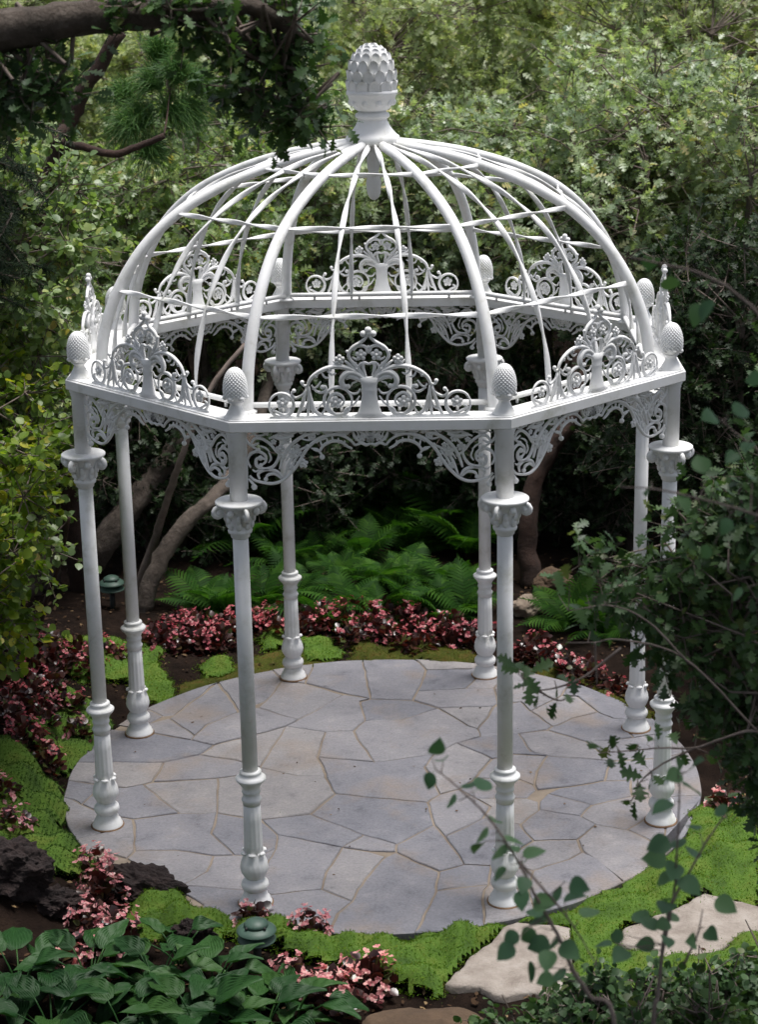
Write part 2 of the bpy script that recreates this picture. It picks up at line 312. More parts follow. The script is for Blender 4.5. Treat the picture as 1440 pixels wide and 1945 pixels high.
# ------------------------------------------------------------------ patio of irregular flagstones
PR, PC = 2.0, np.array([-.02, -.01])
patio_base = MB()
patio_base.add(*lathe([(PR-.02, -.12), (PR-.012, -.02), (PR-.02, -.0075)], 96, True))
patio = patio_base.build('patio', MORTAR, smooth=False, loc=(PC[0], PC[1], 0)); tag(patio, kind='structure')
STONES = [
 [(278,1344),(414,1294),(331,1357),(309,1359)], [(331,1357),(414,1296),(442,1332),(453,1351),(392,1376),(371,1396),(320,1363)], [(278,1344),(309,1359),(284,1373),(250,1366)],
 [(414,1294),(518,1270),(530,1285),(535,1293),(504,1332),(482,1340),(453,1351),(442,1332)], [(518,1270),(596,1263),(579,1297),(535,1293),(530,1285)], [(535,1293),(579,1297),(652,1318),(568,1366),(545,1360),(490,1343),(504,1332)],
 [(596,1263),(688,1251),(704,1326),(652,1316),(579,1297)], [(688,1251),(789,1250),(810,1272),(793,1312),(785,1329),(704,1326)], [(453,1351),(490,1343),(545,1360),(568,1366),(543,1379),(453,1402),(406,1415),(364,1404),(371,1396),(392,1376)],
 [(652,1318),(704,1326),(685,1331),(693,1368),(670,1387),(618,1389),(543,1379),(568,1366)], [(214,1384),(287,1390),(364,1404),(406,1415),(381,1432),(312,1448),(220,1446),(156,1447),(185,1413)], [(262,1368),(284,1373),(320,1363),(371,1396),(364,1404),(287,1390),(230,1378)],
 [(406,1415),(453,1402),(543,1379),(495,1456),(448,1443),(381,1432)], [(543,1379),(618,1389),(603,1437),(613,1457),(617,1470),(565,1472),(495,1456)], [(618,1389),(670,1387),(710,1446),(603,1437)],
 [(685,1331),(704,1326),(785,1329),(834,1344),(765,1366),(704,1366),(693,1368)], [(693,1368),(704,1366),(765,1366),(834,1344),(890,1378),(908,1384),(914,1398),(867,1411),(824,1432),(710,1446),(670,1387)],
 [(603,1437),(710,1446),(824,1432),(807,1456),(818,1472),(835,1506),(813,1523),(638,1506),(632,1500),(613,1457)], [(312,1448),(381,1432),(448,1443),(495,1456),(446,1472),(414,1477),(290,1484)], [(205,1446),(312,1448),(290,1484),(273,1489),(237,1496),(190,1490)],
 [(156,1447),(205,1446),(190,1490),(142,1481)], [(142,1481),(190,1490),(156,1527),(130,1513)], [(190,1490),(237,1496),(273,1489),(320,1528),(339,1543),(253,1555),(205,1546),(156,1527)],
 [(290,1484),(414,1477),(412,1543),(339,1543),(320,1528),(273,1489)], [(414,1477),(446,1472),(495,1456),(565,1472),(617,1470),(632,1500),(638,1506),(590,1545),(496,1556),(412,1543)], [(638,1506),(813,1523),(824,1566),(754,1602),(690,1585),(590,1545)],
 [(130,1513),(156,1527),(205,1546),(210,1575),(160,1590),(137,1556)], [(253,1555),(339,1543),(412,1543),(403,1582),(445,1622),(406,1624),(330,1613),(256,1614)], [(412,1543),(496,1556),(529,1584),(525,1610),(490,1624),(445,1622),(403,1582)],
 [(496,1556),(590,1545),(690,1585),(652,1608),(529,1584)], [(690,1585),(754,1602),(752,1617),(700,1616),(652,1608)], [(529,1584),(652,1608),(620,1655),(610,1688),(560,1692),(516,1697),(490,1690),(505,1640),(525,1610)],
 [(652,1608),(700,1616),(732,1624),(695,1665),(668,1710),(610,1688),(620,1655)], [(406,1624),(445,1622),(490,1624),(525,1610),(505,1640),(490,1690),(453,1688),(345,1682),(392,1654)], [(239,1629),(256,1614),(330,1613),(406,1624),(392,1654),(345,1682),(290,1670)],
 [(253,1555),(256,1614),(239,1629),(190,1612),(160,1590),(210,1575),(205,1546)], [(345,1682),(453,1688),(490,1690),(500,1745),(400,1722),(290,1670)], [(490,1690),(516,1697),(560,1692),(610,1688),(668,1710),(642,1732),(625,1768),(500,1745)],
 [(732,1624),(752,1617),(832,1654),(829,1690),(790,1770),(700,1775),(625,1768),(642,1732),(668,1710),(695,1665)], [(754,1602),(824,1566),(845,1590),(883,1640),(832,1654),(752,1617)], [(832,1654),(883,1640),(932,1643),(928,1678),(829,1690)],
 [(829,1690),(928,1678),(918,1690),(920,1755),(790,1770)], [(918,1690),(928,1678),(1004,1689),(1020,1740),(920,1755)], [(813,1523),(835,1506),(874,1498),(905,1515),(930,1530),(918,1554),(845,1588),(824,1566)],
 [(845,1588),(918,1554),(988,1565),(1012,1595),(960,1627),(932,1643),(883,1640)], [(824,1432),(867,1411),(934,1440),(904,1476),(874,1498),(835,1506),(818,1472),(807,1456)], [(874,1498),(904,1476),(985,1479),(1015,1490),(1020,1500),(1003,1514),(905,1515)],
 [(905,1515),(1003,1514),(1024,1521),(1024,1537),(988,1565),(918,1554),(930,1530)], [(904,1476),(934,1440),(975,1431),(1040,1434),(1020,1462),(1015,1490),(985,1479)], [(1040,1434),(1090,1438),(1160,1444),(1148,1481),(1060,1496),(1020,1500),(1015,1490),(1020,1462)],
 [(1040,1506),(1060,1496),(1148,1481),(1198,1481),(1201,1510),(1124,1527)], [(1024,1521),(1040,1506),(1124,1527),(1103,1549),(1024,1537)], [(1124,1527),(1201,1510),(1238,1514),(1238,1546),(1191,1574),(1132,1565),(1103,1549)],
 [(1024,1537),(1103,1549),(1132,1565),(1096,1593),(1012,1595),(988,1565)], [(1132,1565),(1191,1574),(1241,1597),(1270,1625),(1245,1655),(1200,1685),(1107,1617),(1096,1593)], [(960,1627),(1012,1595),(1096,1593),(1107,1617),(1082,1630),(1012,1652),(975,1644)],
 [(1012,1652),(1082,1630),(1107,1617),(1135,1630),(1200,1685),(1140,1718),(1075,1735),(1020,1740),(1004,1689)], [(932,1643),(960,1627),(975,1644),(1012,1652),(1004,1689),(928,1678)], [(1191,1574),(1238,1546),(1263,1570),(1264,1609),(1241,1597)],
 [(1238,1514),(1326,1509),(1318,1555),(1295,1600),(1270,1625),(1241,1597),(1264,1609),(1263,1570),(1238,1546)], [(1160,1444),(1256,1438),(1250,1490),(1201,1510),(1198,1481),(1148,1481)], [(1256,1438),(1310,1424),(1328,1470),(1326,1509),(1238,1514),(1201,1510),(1250,1490)],
 [(985,1392),(1040,1385),(1115,1408),(1160,1444),(1090,1438),(1040,1434),(1008,1427)], [(867,1411),(914,1398),(985,1392),(1008,1427),(1040,1434),(975,1431),(934,1440)], [(908,1384),(940,1341),(988,1332),(1009,1350),(1048,1378),(1040,1385),(985,1392),(914,1398)],
 [(834,1344),(940,1341),(908,1384),(890,1378)], [(793,1312),(886,1306),(940,1306),(946,1335),(940,1341),(834,1344),(785,1329)], [(810,1272),(910,1269),(903,1290),(886,1306),(793,1312)], [(789,1250),(870,1252),(912,1258),(910,1269),(810,1272)],
 [(910,1269),(912,1258),(965,1264),(952,1290),(940,1306),(886,1306),(903,1290)], [(952,1290),(965,1264),(1060,1283),(1086,1295),(1066,1320),(1009,1350),(988,1332),(946,1335),(940,1306)], [(1009,1350),(1066,1320),(1097,1322),(1136,1351),(1086,1363),(1058,1376),(1048,1378)],
 [(1086,1295),(1140,1318),(1192,1342),(1196,1366),(1165,1363),(1136,1351),(1097,1322),(1066,1320)], [(1048,1378),(1058,1376),(1086,1363),(1136,1351),(1165,1363),(1196,1366),(1192,1385),(1202,1400),(1115,1408),(1040,1385)],
 [(1115,1408),(1202,1400),(1246,1394),(1256,1438),(1160,1444)], [(1192,1342),(1255,1378),(1285,1402),(1310,1424),(1256,1438),(1246,1394),(1202,1400),(1192,1385),(1196,1366)]]
for st in STONES:
    Q = np.array([atz(x, y)[:2]-PC for x, y in st]); rad = np.linalg.norm(Q, axis=1)
    if .5*np.sum(Q[:, 0]*np.roll(Q[:, 1], -1)-Q[:, 1]*np.roll(Q[:, 0], -1)) < 0: Q = Q[::-1]; rad = rad[::-1]
    rim = rad > 1.90; n = len(Q); pts = []; ins_ = []
    for k in range(n):
        a, b = Q[k], Q[(k+1) % n]; both = rim[k] and rim[(k+1) % n]; m = max(1, int(np.linalg.norm(b-a)/.045)); e = b-a; e /= np.linalg.norm(e)+1e-9; nin = np.array([-e[1], e[0]])
        for t in range(m):
            p = a+(b-a)*t/m; w = noise.noise_vector((p[0]*7, p[1]*7, 8.1)); w2 = noise.noise_vector((p[0]*25, p[1]*25, 1.1))
            if t == 0: pe = a-Q[k-1]; pe /= np.linalg.norm(pe)+1e-9; nb = np.array([-pe[1], pe[0]])+nin; nb /= max(.7, np.linalg.norm(nb)) ; d = nb*1.15
            else: d = nin
            g = .0065+.0035*noise.noise((p[0]*5, p[1]*5, 4.4))
            q = p+np.array([w[0], w[1]])*.010+np.array([w2[0], w2[1]])*.004+d*(0 if both else g); r = np.linalg.norm(q)
            if both or (rim[k] and t == 0): q = q/r*(PR+.01*noise.noise((q[0]*4, q[1]*4, 1.0)))
            elif r > PR: q = q/r*PR
            pts.append(q)
    q = np.array(pts); c = q.mean(0); top = rng.uniform(-.003, .003); m = MB(); n = len(q); l = q-c
    ln = np.linalg.norm(l, axis=1)[:, None]; ins_ = l*(1-.006/np.maximum(ln, .05)); tilt = rng.normal(size=2)*.004
    V = [(x, y, -.05) for x, y in l]+[(x, y, top-.005) for x, y in l]+[(x, y, top+x*tilt[0]+y*tilt[1]) for x, y in ins_]
    F = [(a, (a+1) % n, n+(a+1) % n, n+a) for a in range(n)]+[(n+a, n+(a+1) % n, 2*n+(a+1) % n, 2*n+a) for a in range(n)]+[tuple(range(2*n, 3*n))]
    m.add(V, F); m.build('flagstone', STONE, patio, smooth=False, loc=(c[0], c[1], 0))

# ------------------------------------------------------------------ gazebo
gaz = empty('gazebo'); tag(gaz, 'white cast iron garden gazebo with open ribbed dome on round stone patio', 'gazebo')
R_COL = 1.8
def flute(r, z, a): return r*(1-.07*(.5+.5*cos(12*a))**.6)
def bulb(r, z, a): return r*(1+.03*cos(18*a+z*40))
# column pieces, local origin at the column foot
pm = MB()
pm.add(*lathe([(.092, 0), (.092, .012), (.084, .022), (.082, .035), (.072, .045), (.066, .065), (.058, .078), (.058, .086)], 28))
pm.add(*lathe([(.058, .084), (.070, .094), (.077, .112), (.074, .130), (.062, .145), (.052, .150), (.050, .160)], 28))
pm.add(*lathe([(.048, .156), (.058, .170), (.072, .195), (.077, .220), (.073, .250), (.063, .278), (.055, .305), (.052, .32)], 54, True, bulb))
for k in range(6):
    a = 2*pi*k/6+.3; c, s = cos(a), sin(a)
    v, f = sphere((0, 0, 0), .017, 8, 6, (.75, 1.3, .62)); v = np.array([(x*c-y*s, x*s+y*c, z) for x, y, z in v])+np.array([.062*c, .062*s, .315]); pm.add(v, f)
foot_me = pm.mesh('base', PAINT)
pm = MB(); pm.add(*lathe([(.1, -.004), (.1, .004), (.094, .0065)], 28)); plate_me = pm.mesh('foot_plate', RUST)
pm = MB(); pm.add(*lathe([(.0545, .30), (.054, .36), (.051, .50), (.0485, .612)], 60, True, flute))
flute_me = pm.mesh('fluted_pedestal', PAINT)
pm = MB(); pm.add(*lathe([(.049, .60), (.049, .618), (.054, .624), (.055, .634), (.050, .642), (.046, .652), (.046, .668), (.051, .672), (.051, .682), (.047, .69), (.050, .704), (.060, .722), (.077, .740), (.083, .750), (.083, .758), (.070, .768), (.060, .774), (.058, .784), (.060, .790), (.058, .798), (.044, .803)], 32))
collar_me = pm.mesh('collar', PAINT)
pm = MB(); pm.add(*lathe([(.0425, .795), (.0425, 1.5), (.041, 2.16)], 28)); shaft_me = pm.mesh('shaft', PAINT)
pm = MB()                                                        # capital: bell, ring, leaves, four volutes, disc
pm.add(*lathe([(.042, 2.120), (.050, 2.128), (.052, 2.142), (.062, 2.152), (.065, 2.163), (.060, 2.172), (.056, 2.178), (.058, 2.20), (.068, 2.24), (.088, 2.285), (.10, 2.30)], 32))
for k in range(8):
    a = 2*pi*k/8+pi/8; c, s = cos(a), sin(a)
    for zz, rr, rad in ((2.20, .062, .022), (2.232, .074, .019)):
        v, f = sphere((0, 0, 0), rad, 8, 6, (.6, .8, 1.25)); v = np.array([(x*c-y*s, x*s+y*c, z) for x, y, z in v])+np.array([rr*c, rr*s, zz]); pm.add(v, f)
for k in range(4):
    a = 2*pi*k/4+pi/4; c, s = cos(a), sin(a); e = np.array([c, s, 0]); up = np.array([0, 0, 1.0])
    sp = [e*(.112+cos(t)*q)+up*(2.268+sin(t)*q) for t, q in [(2.6-u*.55, .034-.0021*u) for u in range(14)]]
    pm.add(*tube([e*.06+up*2.20, e*.075+up*2.25]+sp, [.010, .012]+[.012]*14, 6, True, 1.5))
    v, f = sphere(e*.112+up*2.268, .018, 8, 6); pm.add(v, f)
    a2 = a+pi/4; e2 = np.array([cos(a2), sin(a2), 0]); v, f = sphere(e2*.098+up*2.272, .02, 8, 6, (1, 1, 1.1)); pm.add(v, f)
pm.add(*lathe([(.095, 2.298), (.118, 2.303), (.125, 2.311), (.125, 2.320), (.120, 2.324), (.06, 2.326)], 36))
capital_me = pm.mesh('capital', PAINT)
pm = MB(); pm.add(*lathe([(.046, 2.322), (.046, 2.655), (.050, 2.662), (.050, 2.672), (.056, 2.684), (.056, 2.7015)], 28)); post_me = pm.mesh('upper_post', PAINT)
for i in range(8):
    a = radians(-112.5+45*i); c_ = link('column', shaft_me, gaz, (R_COL*cos(a), R_COL*sin(a), 0), (0, 0, a))
    link('base', foot_me, c_); link('foot_plate', plate_me, c_); link('fluted_pedestal', flute_me, c_); link('collar', collar_me, c_); link('capital', capital_me, c_); link('upper_post', post_me, c_)
# ring beam: eight mitred boxes
A_OUT, A_IN, ZB0, ZB1 = 1.732, 1.562, 2.70, 2.757
def mitred(aout, ain, z0, z1, gap=.0006):
    t = math.tan(radians(22.5)); ho, hi = aout*t-gap, ain*t-gap; b = .004
    V = []; F = []
    sec = [(aout, z0+b), (aout-b, z0), (ain, z0), (ain, z1), (aout-b, z1), (aout, z1-b)]
    for s in (-1, 1):
        for ap, z in sec: V.append((s*(ap*t-gap), -ap, z))
    n = len(sec)
    for k in range(n): F.append((k, (k+1) % n, n+(k+1) % n, n+k))
    F += [tuple(range(n-1, -1, -1)), tuple(range(n, 2*n))]
    m = MB(); m.add(V, F); return m
beam_me = mitred(A_OUT, A_IN, ZB0, ZB1).mesh('ring_beam', PAINT, False)
trim_me = mitred(1.722, 1.66, ZB1+.0005, ZB1+.007).mesh('crest_strip', PAINT, False)

def flower(m, x, z, r, y=0):
    for k in range(5):
        a = 2*pi*k/5+.3; m.add(*sphere((x+cos(a)*r*.62, y, z+sin(a)*r*.62), r*.42, 6, 4, (1, .55, 1)))
    m.add(*sphere((x, y-.004, z), r*.34, 6, 4))
def mk_panel(strokes, balls, flowers, cx, cy, sc, th):
    m = MB()
    for s in (1, -1):
        def P(x, y): return (s*(x-cx)*sc, 0, (cy-y)*sc)
        for st in strokes:
            w = st[0]; pts = np.array([P(x, y) for x, y in st[1:]])
            if len(st) == 2: continue
            pa = smooth_path(pts, 4); rr = w*th*np.clip(np.minimum(np.linspace(.65, 1.7, len(pa)), np.linspace(1.7, .65, len(pa))), .5, 1)
            m.add(*tube(pa, rr, 6, True, 1.0))
        for x, y, r in balls: m.add(*sphere(P(x, y), r*sc, 8, 6))
        for x, y, r in flowers: q = P(x, y); flower(m, q[0], q[2], r*sc, -.004)
    return m
def circ(cx, cy, r, a0=0, a1=360, n=14, k=1.0): return [(cx+r*k*cos(radians(a0+(a1-a0)*t/n)), cy+r*sin(radians(a0+(a1-a0)*t/n))) for t in range(n+1)]
crest_strokes = [
    (1.1, *circ(122, 578, 84, 200, 560)), (.9, (205, 560), (190, 610), (150, 650), (90, 625), (60, 605), (85, 590)),
    (1.2, (225, 662), (262, 580), (298, 455)), (1.0, (300, 662), (308, 570), (310, 455)), (1.2, (440, 664), (360, 630), (325, 540), (312, 450)),
    (.9, (300, 470), (270, 505), (225, 527), (198, 512), (196, 490), (210, 480)),
    (1.4, (300, 455), (330, 390), (400, 340), (480, 316), (560, 320), (625, 348), (680, 405), (698, 460)),
    (.8, (330, 400), (300, 440), (275, 440), (268, 418)), (.9, (330, 440), (360, 480), (400, 493), (428, 475), (424, 450), (405, 452)),
    (1.1, *circ(508, 552, 95, 20, 380)), (1.0, (590, 610), (545, 655), (480, 640), (440, 590), (450, 530), (490, 500), (535, 520), (548, 560), (520, 600)),
    (1.9, (690, 405), (640, 365), (585, 355), (545, 385), (535, 420), (550, 450), (580, 452)), (1.5, (680, 420), (630, 395), (590, 385), (565, 400)),
    (1.2, (695, 400), (620, 300), (586, 240), (612, 187), (668, 152), (705, 120), (720, 95)),
    (1.0, (722, 225), (700, 180), (650, 175), (618, 205)), (.9, (722, 225), (735, 200), (722, 175)),
    (1.1, (700, 385), (682, 320), (692, 292), (722, 300)), (.9, (650, 335), (665, 300), (700, 285)),
    (1.0, (640, 360), (600, 310), (560, 275)), (.9, (700, 400), (640, 310), (600, 270), (590, 245)),
    (1.0, (600, 664), (650, 640), (685, 580), (692, 520)), (.9, (660, 664), (690, 620), (705, 560), (708, 520)),
    (1.3, (40, 664), (200, 667), (400, 667), (722, 667)), (1.5, (680, 462), (722, 468)), (1.5, (680, 508), (722, 514)), (.8, (540, 655), (560, 610), (600, 590)),
]
crest_balls = [(268, 420, 15), (405, 455, 17), (210, 478, 15), (580, 452, 17), (688, 92, 22), (720, 66, 22), (720, 92, 16), (578, 212, 12)] + [(230+i*38, 664, 13) for i in range(12)]
crest_fl = [(130, 565, 42), (490, 560, 45), (670, 236, 40), (525, 266, 36)]
crest_strokes += [(.7, (250, 620), (285, 600), (300, 560)), (.7, (340, 640), (325, 600), (318, 560)), (.7, (335, 470), (370, 450), (395, 415)), (.7, (440, 345), (470, 370), (500, 360)), (.7, (400, 350), (420, 385), (450, 392)),
    (.7, (600, 330), (612, 300), (640, 290)), (.7, (610, 250), (640, 268), (668, 258)), (.7, (560, 470), (600, 500), (640, 500), (660, 470)), (.7, (600, 590), (630, 560), (655, 520)), (.7, (420, 600), (400, 640), (380, 655)), (.7, (540, 300), (500, 295), (480, 270)), (.6, (330, 640), (370, 600), (410, 560)), (.6, (640, 420), (610, 430), (600, 450))]
crest_fl += [(640, 330, 20), (455, 330, 20), (360, 375, 18), (615, 385, 18)]
pm = mk_panel(crest_strokes, crest_balls, crest_fl, 722, 672, 1/1335, .0084)
pm.add(*lathe([(.085, .0), (.06, .03), (.046, .07), (.038, .12), (.039, .135), (.041, .14), (.041, .15), (.038, .155), (.040, .175), (.055, .21)], 16)); 
v = pm.V[-1]; v[:, 1] *= .35
crest_me = pm.mesh('cresting', PAINT)
br_strokes = [
    (1.0, (122, 106), (122, 250), (122, 395)), (1.2, (122, 108), (400, 108), (712, 108)),
    (1.3, (135, 330), (165, 355), (240, 370), (290, 355), (330, 320), (370, 270), (400, 218), (430, 182), (470, 152), (520, 136), (570, 137), (612, 158), (640, 188)),
    (1.2, (440, 205), (470, 212), (490, 186), (530, 167), (572, 170), (602, 192), (625, 205)), (.9, (430, 200), (458, 205), (474, 222), (482, 240)),
    (1.1, (142, 290), (128, 255), (145, 222), (180, 212), (212, 230), (214, 262), (190, 280)), (1.2, (268, 190), (278, 235), (250, 285), (205, 298), (172, 282), (170, 252), (192, 242), (212, 252)),
    (1.1, (180, 205), (150, 180), (165, 150), (200, 150), (240, 178), (268, 215), (300, 240)), (1.0, (130, 112), (124, 150), (150, 182), (185, 170)),
    (1.2, (182, 348), (178, 318), (218, 300), (268, 312), (292, 345)), (1.1, (212, 348), (222, 328), (255, 322), (285, 345)),
    (1.3, (280, 300), (300, 240), (340, 180), (400, 138), (460, 124)), (1.1, (300, 340), (325, 270), (360, 220), (410, 190)), (1.0, (330, 318), (350, 260), (385, 215)),
    (1.0, (260, 215), (300, 170), (330, 130), (380, 115)), (1.0, (232, 150), (280, 130), (300, 112)), (1.6, (250, 140), (300, 150), (350, 135)), (1.4, (275, 120), (320, 132), (360, 120)),
    (1.2, (640, 188), (668, 176), (690, 186), (712, 180)), (1.4, (660, 118), (690, 140), (712, 165)), (1.4, (690, 115), (702, 135), (712, 140)), (1.1, (630, 120), (640, 150), (665, 172)),
    (1.0, (520, 112), (560, 122), (600, 140)), (1.0, (130, 345), (150, 370), (155, 385)),
] + [(.7, (440+k*30+(6 if k < 3 else 0), 178-abs(k*30-100)*-.0-min(k, 6-k)*14), (455+k*27, 205-min(k, 6-k)*12)) for k in range(1, 6)]
br_balls = [(482, 243, 13), (190, 244, 13), (180, 206, 12), (190, 280, 11), (155, 386, 15), (212, 348, 11), (385, 120, 11), (465, 124, 11), (300, 240, 12), (415, 190, 11)]
br_fl = [(392, 272, 24), (345, 222, 26), (285, 200, 22), (712, 150, 26), (672, 150, 20), (330, 290, 18)]
br_strokes += [(.8, (150, 112), (175, 135), (210, 130), (235, 115)), (.8, (380, 150), (420, 160), (450, 145), (440, 120)), (.8, (480, 112), (500, 125), (540, 120)), (.8, (560, 112), (590, 128), (625, 120)), (.7, (310, 260), (330, 230), (370, 200)), (.7, (230, 215), (240, 245), (228, 268)),
    (.7, (150, 300), (165, 310), (182, 300)), (.7, (300, 200), (320, 215), (345, 200), (350, 175)), (.7, (400, 240), (380, 235), (372, 215)), (.7, (345, 300), (362, 285), (360, 262)), (.7, (190, 185), (215, 195), (235, 215)), (.7, (640, 112), (655, 135), (640, 165)), (.7, (140, 135), (170, 120), (200, 112)), (.7, (420, 112), (400, 128), (370, 165)), (.7, (455, 175), (475, 160), (505, 152))]
br_fl += [(430, 140, 16), (220, 120, 16), (365, 190, 15), (255, 165, 15), (600, 122, 14), (320, 160, 18)]
bracket_me = mk_panel(br_strokes, br_balls, br_fl, 712, 108, 1/918, .0076).mesh('bracket', PAINT)
for k in range(8):
    rz = radians(45*k); c, s = cos(rz), sin(rz)
    link('ring_beam', beam_me, gaz, (0, 0, 0), (0, 0, rz)); link('crest_strip', trim_me, gaz, (0, 0, 0), (0, 0, rz))
    ap = 1.69; link('cresting', crest_me, gaz, (s*ap, -c*ap, ZB1+.004), (0, 0, rz))
    ap = R_COL*cos(radians(22.5)); link('bracket', bracket_me, gaz, (s*ap, -c*ap, ZB0-.004), (0, 0, rz))
# dome
PROF = np.array([(1.665, 2.757), (1.665, 2.80), (1.635, 3.0), (1.545, 3.23), (1.39, 3.455), (1.185, 3.632), (.925, 3.763), (.63, 3.862), (.36, 3.922), (.13, 3.958)])
prof_s = smooth_path(np.column_stack([PROF[:, 0], PROF[:, 0]*0, PROF[:, 1]]), 5)
rr = np.linspace(.034, .027, len(prof_s))
pm = MB(); pm.add(*tube(prof_s, rr, 14)); pm.add(*lathe([(.05, 2.757), (.05, 2.768), (.034, 2.776)], 20)); pm.V[-1][:, 0] += 1.665
rib_me = pm.mesh('main_rib', PAINT)
def twisted(P, w, t, turn, n_hint=None):
    P = np.asarray(P, float); T, N, B = frames(P); d = np.concatenate([[0], np.cumsum(np.linalg.norm(np.diff(P, axis=0), axis=1))])
    V = []; F = []
    for i in range(len(P)):
        a = d[i]*turn; u = N[i]*cos(a)+B[i]*sin(a); v = -N[i]*sin(a)+B[i]*cos(a)
        for x, y in ((1, .5), (.6, 1), (-.6, 1), (-1, .5), (-1, -.5), (-.6, -1), (.6, -1), (1, -.5)): V.append(P[i]+u*x*w/2+v*y*t/2)
    for i in range(len(P)-1):
        for j in range(8): F.append((i*8+j, i*8+(j+1) % 8, (i+1)*8+(j+1) % 8, (i+1)*8+j))
    F += [tuple(range(7, -1, -1)), tuple(range((len(P)-1)*8, len(P)*8))]
    return V, F
fsc = cos(radians(22.5))/cos(radians(7.5)); pp = np.vstack([np.column_stack([PROF[:, 0]*fsc*.995, PROF[:, 0]*0, PROF[:, 1]])]); pp = smooth_path(pp, 9)
pm = MB(); pm.add(*twisted(pp, .031, .014, 7.5)); thin_me = pm.mesh('slender_rib', PAINT)
for k in range(8):
    link('main_rib', rib_me, gaz, (0, 0, 0), (0, 0, radians(-112.5+45*k)))
    for s in (-7.5, 7.5): link('slender_rib', thin_me, gaz, (0, 0, 0), (0, 0, radians(-90+45*k+s)))
zs = prof_s[:, 2]; rs = prof_s[:, 0]; t225 = math.tan(radians(22.5))
for z, w in ((3.232, .030), (3.635, .028), (3.852, .025)):
    r = float(np.interp(z, zs, rs)); ap = r*cos(radians(22.5)); h = ap*t225-.012
    pm = MB(); pm.add(*twisted([(x, -ap, z) for x in np.linspace(-h, h, 40)], w, .011, 9.5)); me = pm.mesh('hoop_bar', PAINT)
    for k in range(8): link('hoop_bar', me, gaz, (0, 0, 0), (0, 0, radians(45*k)))
r = 1.655; ap = r*cos(radians(22.5)); h = ap*t225-.02
pm = MB(); pm.add(*tube([(x, -ap, 2.795) for x in np.linspace(-h, h, 8)], .015, 10))
for x in (-.45, -.15, .15, .45): pm.add(*tube([(x, -ap, 2.7565), (x, -ap, 2.795)], .008, 6))
me = pm.mesh('base_rail', PAINT)
for k in range(8): link('base_rail', me, gaz, (0, 0, 0), (0, 0, radians(45*k)))
# corner pine cone urns
pm = MB()
pm.add(*lathe([(.064, 0), (.064, .010), (.057, .016), (.05, .030), (.038, .050), (.030, .068), (.030, .078), (.036, .084), (.044, .092)], 28))
def cone_bumps(r, z, a):
    t = z*330; return r*(1+.13*(abs(sin((18*a+t)/2))*abs(sin((18*a-t)/2))-.45)*(1 if z > .12 else 0))
eg = [(.030, .086), (.044, .096), (.054, .112)]+[(.061*sqrt(max(0, 1-((z-.152)/.116)**2))**.9+.0005, z) for z in np.linspace(.118, .2675, 60)]
pm.add(*lathe(eg, 126, True, cone_bumps))
for k in range(6):
    a = 2*pi*k/6; pm.add(*sphere((.052*cos(a), .052*sin(a), .112), .017, 8, 6, (1, 1, .8)))
urn_me = pm.mesh('cone_urn', PAINT)
for i in range(8):
    a = radians(-112.5+45*i); link('cone_urn', urn_me, gaz, (1.79*cos(a), 1.79*sin(a), ZB1), (0, 0, a))
# crowning finial
Z0 = 3.955
pm = MB(); pm.add(*lathe([(.155, 3.958), (.157, 3.985), (.152, 3.998), (.140, 4.006), (.122, 4.025), (.10, 4.055), (.087, 4.082), (.083, 4.095), (.088, 4.099), (.098, 4.106), (.100, 4.116), (.095, 4.126), (.083, 4.131), (.079, 4.136), (.079, 4.141)], 40))
pm.add(*lathe([(.079, 4.138), (.098, 4.150), (.118, 4.175), (.132, 4.205), (.139, 4.228), (.146, 4.233), (.148, 4.242), (.146, 4.252), (.138, 4.258)], 40))
for k in range(10):
    a = 2*pi*k/10; pm.add(*sphere((.117*cos(a), .117*sin(a), 4.19), .026, 8, 6, (.8, .8, .9)))
pm.add(*lathe([(.134, 4.25), (.133, 4.30), (.127, 4.36), (.110, 4.42), (.085, 4.465), (.050, 4.496), (.008, 4.508)], 36))
fin = pm.build('finial', PAINT, gaz)
pm = MB(); W_, Hh = .5, 1.0; V = []; F = []; nn = 7                        # one scale: shield with raised rim
for j in range(8):
    t = j/7; w = .5*sqrt(max(0, 1-max(0, (t-.45)/.55)**2)) if t > .45 else .5
    for i in range(nn):
        x = (i/(nn-1)*2-1); V.append((x*w+.0, (.10+.16*t)*(.55+.45*abs(x)**2 if t < .95 else 1)+.05*t, t))
F = [(j*nn+i, j*nn+i+1, (j+1)*nn+i+1, (j+1)*nn+i) for j in range(7) for i in range(nn-1)]
n0 = len(V); V += [(x, -.12, z) for x, y, z in V]; F += [tuple(n0+i for i in f[::-1]) for f in F]
edge = [i for i in range(nn)]+[j*nn+nn-1 for j in range(1, 8)]+[7*nn+i for i in range(nn-2, -1, -1)]+[j*nn for j in range(6, 0, -1)]
for i in range(len(edge)): a, b = edge[i], edge[(i+1) % len(edge)]; F.append((b, a, n0+a, n0+b))
pm.add(V, F); scale_me = pm.mesh('scale', PAINT)
for row, (z, r, n, h, tl) in enumerate([(4.250, .134, 13, .066, .0), (4.294, .132, 13, .078, .05), (4.346, .127, 13, .080, .20), (4.398, .114, 12, .068, .40), (4.436, .096, 10, .054, .60), (4.464, .074, 8, .044, .8), (4.486, .044, 5, .032, .95)]):
    for k in range(n):
        a = 2*pi*(k+.5*(row % 2))/n; w = 2*pi*r/n*1.0
        link('scale', scale_me, fin, (r*cos(a), r*sin(a), z), (tl, 0, a-pi/2), (w*1.0, .055, h))
pm = MB(); pm.add(*lathe([(.03, 3.95), (.038, 3.93), (.036, 3.82), (.030, 3.80), (.034, 3.785), (.026, 3.77), (.030, 3.755)][::-1], 20))
